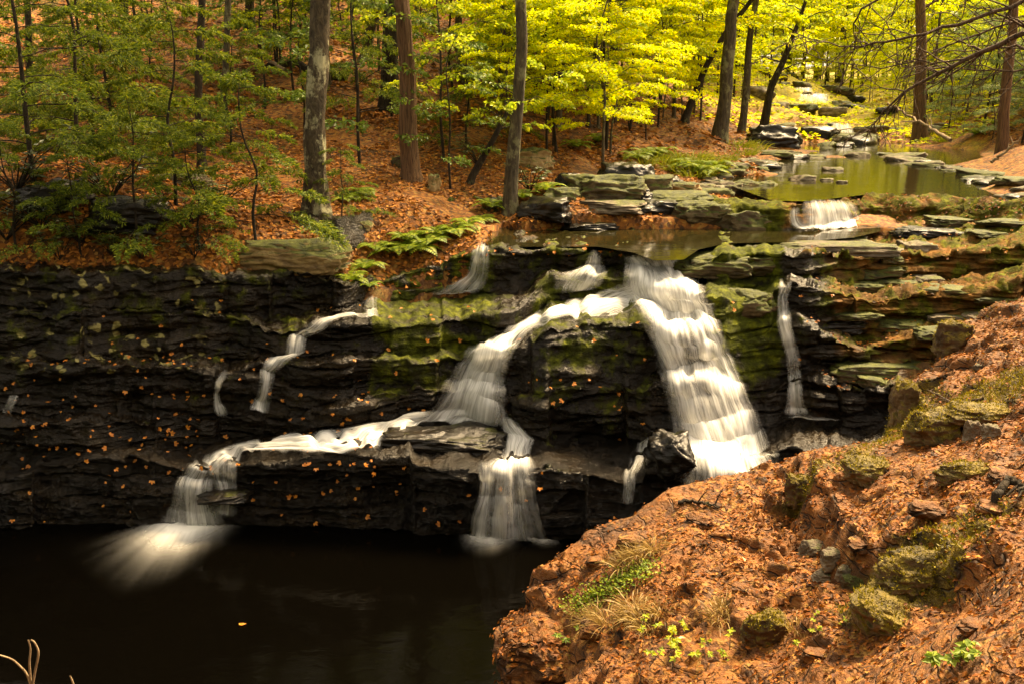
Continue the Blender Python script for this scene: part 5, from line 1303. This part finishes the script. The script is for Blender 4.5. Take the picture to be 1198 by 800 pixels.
TUFT = [tuft_mb(i, 160, .5, .35, .7).build('grass_tussock', M['grass_green'], None, link=False).data for i in range(2)]
DRY = [tuft_mb(10 + i, 110, .22, .07, .9).build('dry_grass_tuft', M['grass_dry'], None, link=False).data for i in range(2)]
for px, py, Y, s in [(790, 172, 25, 1.3), (805, 170, 25.3, 1.5), (818, 174, 25, 1.5), (830, 178, 24.6, 1.3), (780, 180, 24.5, 1.2), (765, 178, 24.8, 1.2), (845, 170, 26, 1.1), (858, 158, 30, 1.4), (868, 162, 29, 1.3), (878, 156, 32, 1.5), (890, 146, 36, 1.6), (905, 144, 38, 1.6), (798, 182, 24, 1.1), (815, 186, 23.5, 1.2), (750, 184, 24.2, 1.0), (1110, 150, 36, 1.3), (1130, 140, 38, 1.5)]:
    put(TUFT[sr.randrange(2)], 'grass_tussock', gp(px, py, Y), s, 'bright yellow green grass tussock on the bank above the pond', 'grass tussock', 'grass tussocks on the pond bank')
for px, py, s in [(740, 655, 1.0), (752, 648, 1.1), (766, 642, 1.0), (700, 722, 1.0), (712, 728, 1.1), (690, 730, .9), (742, 712, 1.2), (750, 722, 1.1), (735, 725, 1.0), (760, 735, 1.1), (850, 712, .9), (842, 722, 1.0), (774, 716, 1.0), (676, 716, .8), (930, 735, .9), (728, 662, .9)]:
    p = op(px, py); put(DRY[sr.randrange(2)], 'dry_grass_tuft', p, s, 'tuft of straw coloured dry grass on the front of the rock shelf', 'grass tuft', 'dry grass tufts on the rock shelf')
def seedling(px, py, n, ll, mat, label, seed, H=.16, spread=.08, lw=.6):
    r = np.random.default_rng(seed); t = empty('seedling', tuple(op(px, py))); tag(t, label, 'plant')
    f = MB()
    for i in range(n):
        m = MB(); d = np.array([r.normal() * .5, r.normal() * .4, 1]); o = np.array([r.normal() * spread, r.normal() * spread * .6, -.01])
        B = bend(o, d, H * r.uniform(.5, 1.2), 5, .1, .15, r); m.tube(B, np.linspace(.0035, .0015, 5), 4); m.build('stem', M['twig'], t, True)
        a = r.uniform(0, 6.28)
        for q in range(4):
            j = 4 if q < 2 else 3
            dd = np.array([math.cos(a + q * 1.57 + 1), math.sin(a + q * 1.57 + 1), -.15])
            nn_ = np.array([-.1, -.5, .9]) + r.normal(size=3) * .25; l_ = ll * r.uniform(.7, 1.1); sd_ = unit(np.cross(dd, nn_))
            for a_, k_ in ((0, 1.0), (.85, .72), (-.85, .72)):
                f.leaves([B[j]], [dd * math.cos(a_) + sd_ * math.sin(a_)], [nn_], l_ * k_, l_ * k_ * lw * .75, 0, .2)
    f.build('foliage', M[mat], t)
seedling(1112, 782, 6, .055, 'fern', 'bright green maple like seedling in the bottom right leaves', 1, .16, .05, .8)
seedling(790, 765, 10, .045, 'leaf_lime', 'yellow green seedlings at the bottom edge of the rock shelf', 2, .14, .10)
seedling(838, 770, 6, .04, 'leaf_lime', 'sparse pale green seedlings right of the bottom edge ones', 3, .15, .08)
seedling(662, 752, 7, .045, 'fern', 'green sprouts in the crevice under the rock shelf front', 4, .12, .10)
seedling(960, 742, 8, .028, 'leaf_lime', 'tiny lime leaves sprinkled beside the dark mossy lump', 5, .08, .14)
seedling(780, 740, 6, .04, 'leaf_lime', 'little leafy sprig below the dry grass on the shelf front', 6, .14, .07)
# creeping green along the front of the shelf
f = MB(); r = np.random.default_rng(9); n = 0
while n < 900:
    t = r.random(); px = 672 + 90 * t + r.normal() * 10; py = 712 - 50 * t + r.normal() * 6
    h, nn = shoot(BV_OUT, px, py)
    if h is None: continue
    d = r.normal(size=3); d[2] = abs(d[2]) * .4
    f.leaves([np.array(h) + np.array(nn) * r.uniform(0, .035) * (1 if nn.z > 0 else -1)], [d], [UP + [0, -.4, 0] + r.normal(size=3) * .4], r.uniform(.016, .034), r.uniform(.012, .024)); n += 1
tag(f.build('creeping_plant', M['fern']), 'bright green creeping plant along the front of the rock shelf', 'ground plant')

# ================================================================ fallen leaves
def litter_obj(name, P, Nn, size, mat, seed, label):
    r = np.random.default_rng(seed); n = len(P); m = MB()
    a = r.uniform(0, 6.28, n); D = np.stack([np.cos(a), np.sin(a), r.normal(size=n) * .25], 1)
    D -= Nn * (D * Nn).sum(1)[:, None] * .8
    k = r.uniform(.6, 1.3, n) * size
    m.leaves(P + Nn * (r.uniform(.003, .02, n) * (size / .05))[:, None], D, Nn + r.normal(size=(n, 3)) * .38, k, k * r.uniform(.45, .75, n), 0, .22)
    return tag(m.build(name, M[mat]), label, 'leaf litter', kind='stuff')
nr, nc = OUT.shape[:2]
fl = OUT.reshape(-1, 3); fn = NO.reshape(-1, 3)
dens = ss(fn[:, 2], .25, .7) * (.3 + .7 * ss(fbm(fl[:, 0] * 1.3, fl[:, 1] * 1.3, 4, 3), -.45, .25))
dist_ = np.linalg.norm(OUT[..., :2] - Bd[:, None, :2], axis=-1).ravel()
dens *= .3 + .7 * ss(dist_ + .25 * fbm(fl[:, 0] * 2, fl[:, 1] * 2, 9, 3), .15, .8)
dens *= 1 - .5 * ss(fl[:, 0] - np.interp(fl[:, 1], crk[:, 1], crk[:, 0]), .1, -.3) * ss(fbm(fl[:, 0] * 1.1, fl[:, 1] * 1.1, 21, 3), -.3, .2)
dens *= 1 - .55 * ss(om.ravel(), .35, .6)
vis = (fl[:, 1] > 2.6) & (fl[:, 1] < 10.5) & (fl[:, 0] > -1.5) & (fl[:, 0] < 6.5)
area = np.linalg.norm(np.cross(np.gradient(OUT, axis=0), np.gradient(OUT, axis=1)), axis=-1).ravel()
pr = dens * vis * area; pr /= pr.sum()
ix = rng.choice(len(fl), 60000, p=pr)
jit = (np.gradient(OUT, axis=0).reshape(-1, 3)[ix] * rng.uniform(-.5, .5, (60000, 1)) + np.gradient(OUT, axis=1).reshape(-1, 3)[ix] * rng.uniform(-.5, .5, (60000, 1)))
litter_obj('leaf_litter', fl[ix] + jit, fn[ix], .034, 'litter', 1, 'carpet of rusty fallen leaves on the near rock shelf')
wn = N0.reshape(-1, 3); wf = WALL.reshape(-1, 3); wp = np.broadcast_to(PXW[None], GX.shape).ravel()
pr = ss(wn[:, 2], .5, .85) * ss(wp, 900, 1000) * (wf[:, 2] > 1.2) + .5 * ss(wn[:, 2], .5, .85) * (wf[:, 2] > 3.42) * ss(wp, 560, 640)
pr *= (wf[:, 1] < 20) * ss(fbm(wf[:, 0] * 1.5, wf[:, 1] * 1.5, 2, 3), -.3, .3); pr /= pr.sum()
ix = rng.choice(len(wf), 3200, p=pr)
litter_obj('leaf_litter', wf[ix] + rng.normal(size=(3200, 3)) * [.03, .03, .004] + [0, 0, .01], wn[ix], .055, 'litter', 6, 'rusty leaves lying along the dry ledges right of the falls')
# hillside
def hill(n, Yr, size, seed, pxr=(-80, 1280)):
    r = np.random.default_rng(seed)
    Y = np.exp(r.uniform(np.log(Yr[0]), np.log(Yr[1]), n * 2)); px = r.uniform(*pxr, n * 2); x = (px - CX) / F * Y
    y_e = np.interp(px, BE_PX, BE_Y); okk = Y > y_e - .05
    xs = np.interp(Y, [17, 22, 38, 57], [8.2, 10.5, 12.5, 18]); w_ = np.interp(Y, [17, 22, 38, 57], [6.5, 4.8, 4.0, 3])
    okk &= ~((np.abs(x - xs) < w_) & (Y > 16.5))
    okk &= fbm(x * .5, Y * .5, 8, 3) > -.35
    x, Y = x[okk][:n], Y[okk][:n]
    z = zg(x, Y); e = .05
    N = np.stack([-(zg(x + e, Y) - z) / e, -(zg(x, Y + e) - z) / e, np.ones_like(z)], 1); N /= np.linalg.norm(N, axis=1)[:, None]
    return np.stack([x, Y, z], 1), N
P, N = hill(30000, (14, 26), .1, 2); litter_obj('leaf_litter', P, N, .095, 'litter_dark', 2, 'rusty leaves covering the bank above the falls')
P, N = hill(26000, (24, 60), .15, 3); litter_obj('leaf_litter', P, N, .17, 'litter_dark', 3, 'rusty leaves covering the upper wooded slope')
bo = [o for o in COL.objects if o.name.startswith('boulder') and 'rust coloured' in o.get('label', '')][0]
V = np.array([tuple(bo.matrix_basis @ v.co) for v in bo.data.vertices]); Nv = np.array([tuple(v.normal) for v in bo.data.vertices])
kk = rng.choice(np.where(Nv[:, 2] > .25)[0], 700); litter_obj('leaf_litter', V[kk] + rng.normal(size=(700, 3)) * .012, Nv[kk], .045, 'litter', 4, 'rusty leaves lying on the boulder below the rock shelf')
def moss_obj(P, Nn, L, label, seed):
    r = np.random.default_rng(seed); n = len(P); m = MB()
    D = Nn * .8 + UP * .3 + r.normal(size=(n, 3)) * .55
    m.leaves(P - Nn * .002, D, r.normal(size=(n, 3)), L * r.uniform(.5, 1.3, n), L * .35, 0, .1)
    return tag(m.build('moss', M['moss_blades']), label, 'moss', kind='stuff')
pr = ss(om.ravel() + .35 * fbm(fl[:, 0] * 2.5, fl[:, 1] * 2.5, 7, 4), .42, .75) * vis * area; pr /= pr.sum()
ix = rng.choice(len(fl), 26000, p=pr)
moss_obj(fl[ix] + rng.normal(size=(26000, 3)) * .008, fn[ix], .024, 'yellow green moss growing over the near rock shelf', 3)
Pm, Nm = [], []
for o_ in [q for q in COL.objects if q.type == 'MESH' and q.data.materials and q.data.materials[0] == M['cushion']]:
    mw = o_.matrix_basis; V = np.array([tuple(mw @ v.co) for v in o_.data.vertices]); Nv = np.array([tuple((mw.to_3x3() @ v.normal).normalized()) for v in o_.data.vertices])
    w_ = ss(Nv[:, 2] + .7 * fbm(V[:, 0] * 4, V[:, 1] * 4, V[:, 2] * 4, 3), .25, .8); 
    if w_.sum() == 0: continue
    kk = rng.choice(len(V), int(420 * max(o_.dimensions[0], .25) / .3), p=w_ / w_.sum()); Pm.append(V[kk] + rng.normal(size=(len(kk), 3)) * o_.dimensions[0] * .012); Nm.append(Nv[kk])
moss_obj(np.concatenate(Pm), np.concatenate(Nm), .022, 'moss cushions on the stones of the near mound', 4)
r = np.random.default_rng(31); n_ = 15000
Y_ = np.exp(r.uniform(np.log(36), np.log(80), n_)); x_ = (r.uniform(800, 1260, n_) - CX) / F * Y_; z_ = zg(x_, Y_); kq = z_ > ZUP + .03
litter_obj('leaf_litter', np.stack([x_, Y_, z_], 1)[kq], np.repeat([[0, 0, 1.]], kq.sum(), 0) + r.normal(size=(kq.sum(), 3)) * .1, .2, 'leaf_yellow', 32, 'yellow leaves strewn over the valley floor beyond the pond')
# single bright leaves stuck to the wet rock
LV = []
for i in range(4):
    m = MB(); r = np.random.default_rng(80 + i)
    for q in range(3):                                   # a lobed leaf
        a = (q - 1) * .8
        m.leaves([(0, 0, 0)], [(math.sin(a), math.cos(a), .1 * r.normal())], [(r.normal() * .2, r.normal() * .2, 1)], .075 * (1 if q == 1 else .8), .045, 0, .2)
    LV.append(m.build('fallen_leaf', M['leaf_orange'], None, link=False).data)
cnt = 0; r = np.random.default_rng(5)
zones = [((10, 450), (415, 530), 190), ((0, 170), (530, 610), 44), ((290, 470), (540, 612), 36), ((400, 560), (350, 480), 28), ((600, 760), (375, 520), 36), ((460, 740), (530, 620), 16), ((560, 730), (285, 300), 24), ((100, 420), (330, 420), 22), ((830, 1020), (330, 480), 14), ((1000, 1190), (238, 330), 16)]
for (x0, x1), (y0, y1), n in zones:
    k = 0
    while k < n:
        px, py = r.uniform(x0, x1), r.uniform(y0, y1)
        if k % 3 and x0 < 100: py = r.choice([423, 462, 487, 500, 512, 524, 545]) + r.normal() * 5 + (px - 200) * .01
        if k % 4 and x0 < 100: px = r.choice([30, 75, 120, 135, 185, 215, 240, 330, 420]) + r.normal() * 22
        h, nn = shoot(BV_WALL, px, py); k += 1
        if h is None: continue
        if abs(nn.z) < .35 and r.random() < .75: continue
        o = bpy.data.objects.new('fallen_leaf', LV[r.integers(4)]); COL.objects.link(o)
        nn = Vector(nn); nn = -nn if nn.y > 0 else nn
        nn = (nn + Vector((r.normal() * .2, 0, .7))).normalized()
        o.location = h + nn * .03 + Vector((0, -.03, 0)); o.rotation_euler = nn.to_track_quat('Z', 'Y').to_euler(); o.rotation_euler.rotate_axis('Z', r.uniform(0, 6.28))
        o.scale = (r.uniform(.45, 1.0),) * 3
        tag(o, 'small orange fallen leaf stuck to the wet rock ledges', 'leaf', 'fallen leaves on the wet rock ledges')
o = bpy.data.objects.new('floating_leaf', LV[0]); COL.objects.link(o); o.location = tuple(atz(283, 731, .012)); o.scale = (1, 1, 1)
tag(o, 'single pale leaf floating alone on the dark pool', 'leaf')
for i, (px, py, l) in enumerate([(1073, 695, 'bright yellow leaf lying in the dark notch of the square mossy rock'), (870, 660, 'yellow leaf on the open middle of the rock shelf'), (802, 750, 'orange yellow leaf at the bottom edge beside the seedlings'), (1135, 655, 'yellow leaf on the moss of the right mound')]):
    h, nn = shoot(BV_OUT, px, py)
    o = bpy.data.objects.new('fallen_leaf', LV[i % 4]); COL.objects.link(o); o.location = h + Vector((0, -.02, .035)); o.rotation_euler = (.3, .2, i); o.scale = (.9,) * 3
    tag(o, l, 'leaf')
# far white water
for px0, px1, py, Y, l in [(936, 962, 127, 56, 'farthest white rapid glimpsed up the valley'), (938, 985, 139, 50, 'white rapid just below the farthest one'), (984, 1016, 158, 40, 'short white rapid where the stream enters the pond')]:
    p0 = atY(px0, py, Y); p1 = atY(px1, py, Y); z0 = max(float(zg((p0[0] + p1[0]) / 2, Y)) + .18, p0[2] - .3)
    u = np.linspace(0, 1, 12); v = np.linspace(0, 1, 9)
    G = np.zeros((9, 12, 3)); G[..., 0] = p0[0] + (p1[0] - p0[0]) * u[None] - .4 * v[:, None]; G[..., 1] = Y + 1.6 * (1 - v[:, None]) + .2 * np.sin(u * 9)[None]; G[..., 2] = z0 + .45 * (1 - v[:, None] ** 1.5) + .08 * pn(u[None] * 6, v[:, None] * 4, px0)
    d = .95 * ss(np.minimum(u, 1 - u), 0, .3)[None] * ss(np.minimum(v, 1 - v), -.02, .25)[:, None]
    d = d * (.75 + .7 * pn(u[None] * 5, v[:, None] * 3, py))
    o = grid_obj('rapid', G, M['fall'], True, {'dens': d}); uvl = o.data.uv_layers.new(name='UVMap')
    UV = np.dstack(np.broadcast_arrays(u[None] * 2.0, v[:, None] * 1.5)); li = np.zeros(len(o.data.loops), dtype=np.int32); o.data.loops.foreach_get('vertex_index', li)
    uvl.data.foreach_set('uv', UV.reshape(-1, 2)[li].astype(np.float32).ravel())
    tag(o, l, 'rapid')

# wood behind and left of the viewpoint, unseen, added to block sky light
r = np.random.default_rng(77); m = MB()
for i in range(85):
    a_ = r.uniform(math.radians(150), math.radians(338)); rd = r.uniform(17, 40)
    cx_, cy_ = 1 + rd * math.cos(a_), 2 + rd * math.sin(a_)
    if cy_ > 6: continue
    H = r.uniform(14, 22); m.tube(np.array([(cx_, cy_, -1), (cx_ + r.normal() * .3, cy_, H * .5), (cx_, cy_ + r.normal() * .5, H)]), [.25, .17, .03], 7, 1)
    n_ = 420; th = r.uniform(0, 6.28, n_); rr_ = r.random(n_) ** .5 * 3.4; zz_ = r.uniform(1.0, H, n_); rr_ *= np.clip(1.15 - zz_ / H, .25, 1)
    m.leaves(np.stack([cx_ + rr_ * np.cos(th), cy_ + rr_ * np.sin(th), zz_], 1), r.normal(size=(n_, 3)), UP + r.normal(size=(n_, 3)) * .6, r.uniform(.6, 1.1, n_), r.uniform(.4, .8, n_), 0)
tag(m.build('woods', [M['leaf_green'], M['bark_dark']]), 'dense unseen wood continuing behind the viewpoint, added to block sky light', 'woods', kind='stuff')
# ================================================================ camera and light
cd = bpy.data.cameras.new('camera'); cam = bpy.data.objects.new('camera', cd); COL.objects.link(cam)
cam.location = (0, 0, CAMZ); cam.rotation_euler = (math.pi / 2 - TH, 0, 0)
cd.sensor_width = 36; cd.lens = 36 * F / 1198; cd.clip_end = 600; cd.clip_start = 0.05
SC.camera = cam
EL, AZ = R(52), R(45)          # sun height, and azimuth from north (+y) towards east (+x)
w = bpy.data.worlds.new('World'); SC.world = w; w.use_nodes = True
nt = w.node_tree; bg = nt.nodes['Background']
sky = nt.nodes.new('ShaderNodeTexSky'); sky.sky_type = 'NISHITA'; sky.sun_disc = False
sky.sun_elevation = EL; sky.sun_rotation = AZ; sky.dust_density = 3.0; sky.air_density = 1.0
hs = nt.nodes.new('ShaderNodeHueSaturation'); hs.inputs['Saturation'].default_value = 0.35
nt.links.new(sky.outputs[0], hs.inputs['Color']); nt.links.new(hs.outputs[0], bg.inputs['Color'])
bg.inputs['Strength'].default_value = 0.145
sl = bpy.data.lights.new('sun', 'SUN'); sl.energy = 4.4; sl.angle = R(17); sl.color = (1.0, 0.90, 0.72)
so = bpy.data.objects.new('sun', sl); COL.objects.link(so); so.location = (20, 20, 40)
sd = Vector((math.sin(AZ) * math.cos(EL), math.cos(AZ) * math.cos(EL), math.sin(EL)))
so.rotation_euler = (-sd).to_track_quat('-Z', 'Y').to_euler()
vs = SC.view_settings
vs.view_transform = 'Standard'; vs.look = 'None'; vs.exposure = 1.85; vs.gamma = 1.0; vs.use_curve_mapping = False
try:
    vs.use_white_balance = True; vs.white_balance_temperature = 10500; vs.white_balance_tint = 12
except Exception: pass
cy = SC.cycles
cy.max_bounces = 6; cy.diffuse_bounces = 3; cy.glossy_bounces = 3; cy.transmission_bounces = 3; cy.transparent_max_bounces = 16
cy.use_adaptive_sampling = True; cy.adaptive_threshold = 0.02
cy.use_denoising = True
try: cy.denoiser = 'OPENIMAGEDENOISE'
except Exception: pass
cy.sample_clamp_indirect = 6.0; cy.caustics_reflective = False; cy.caustics_refractive = False
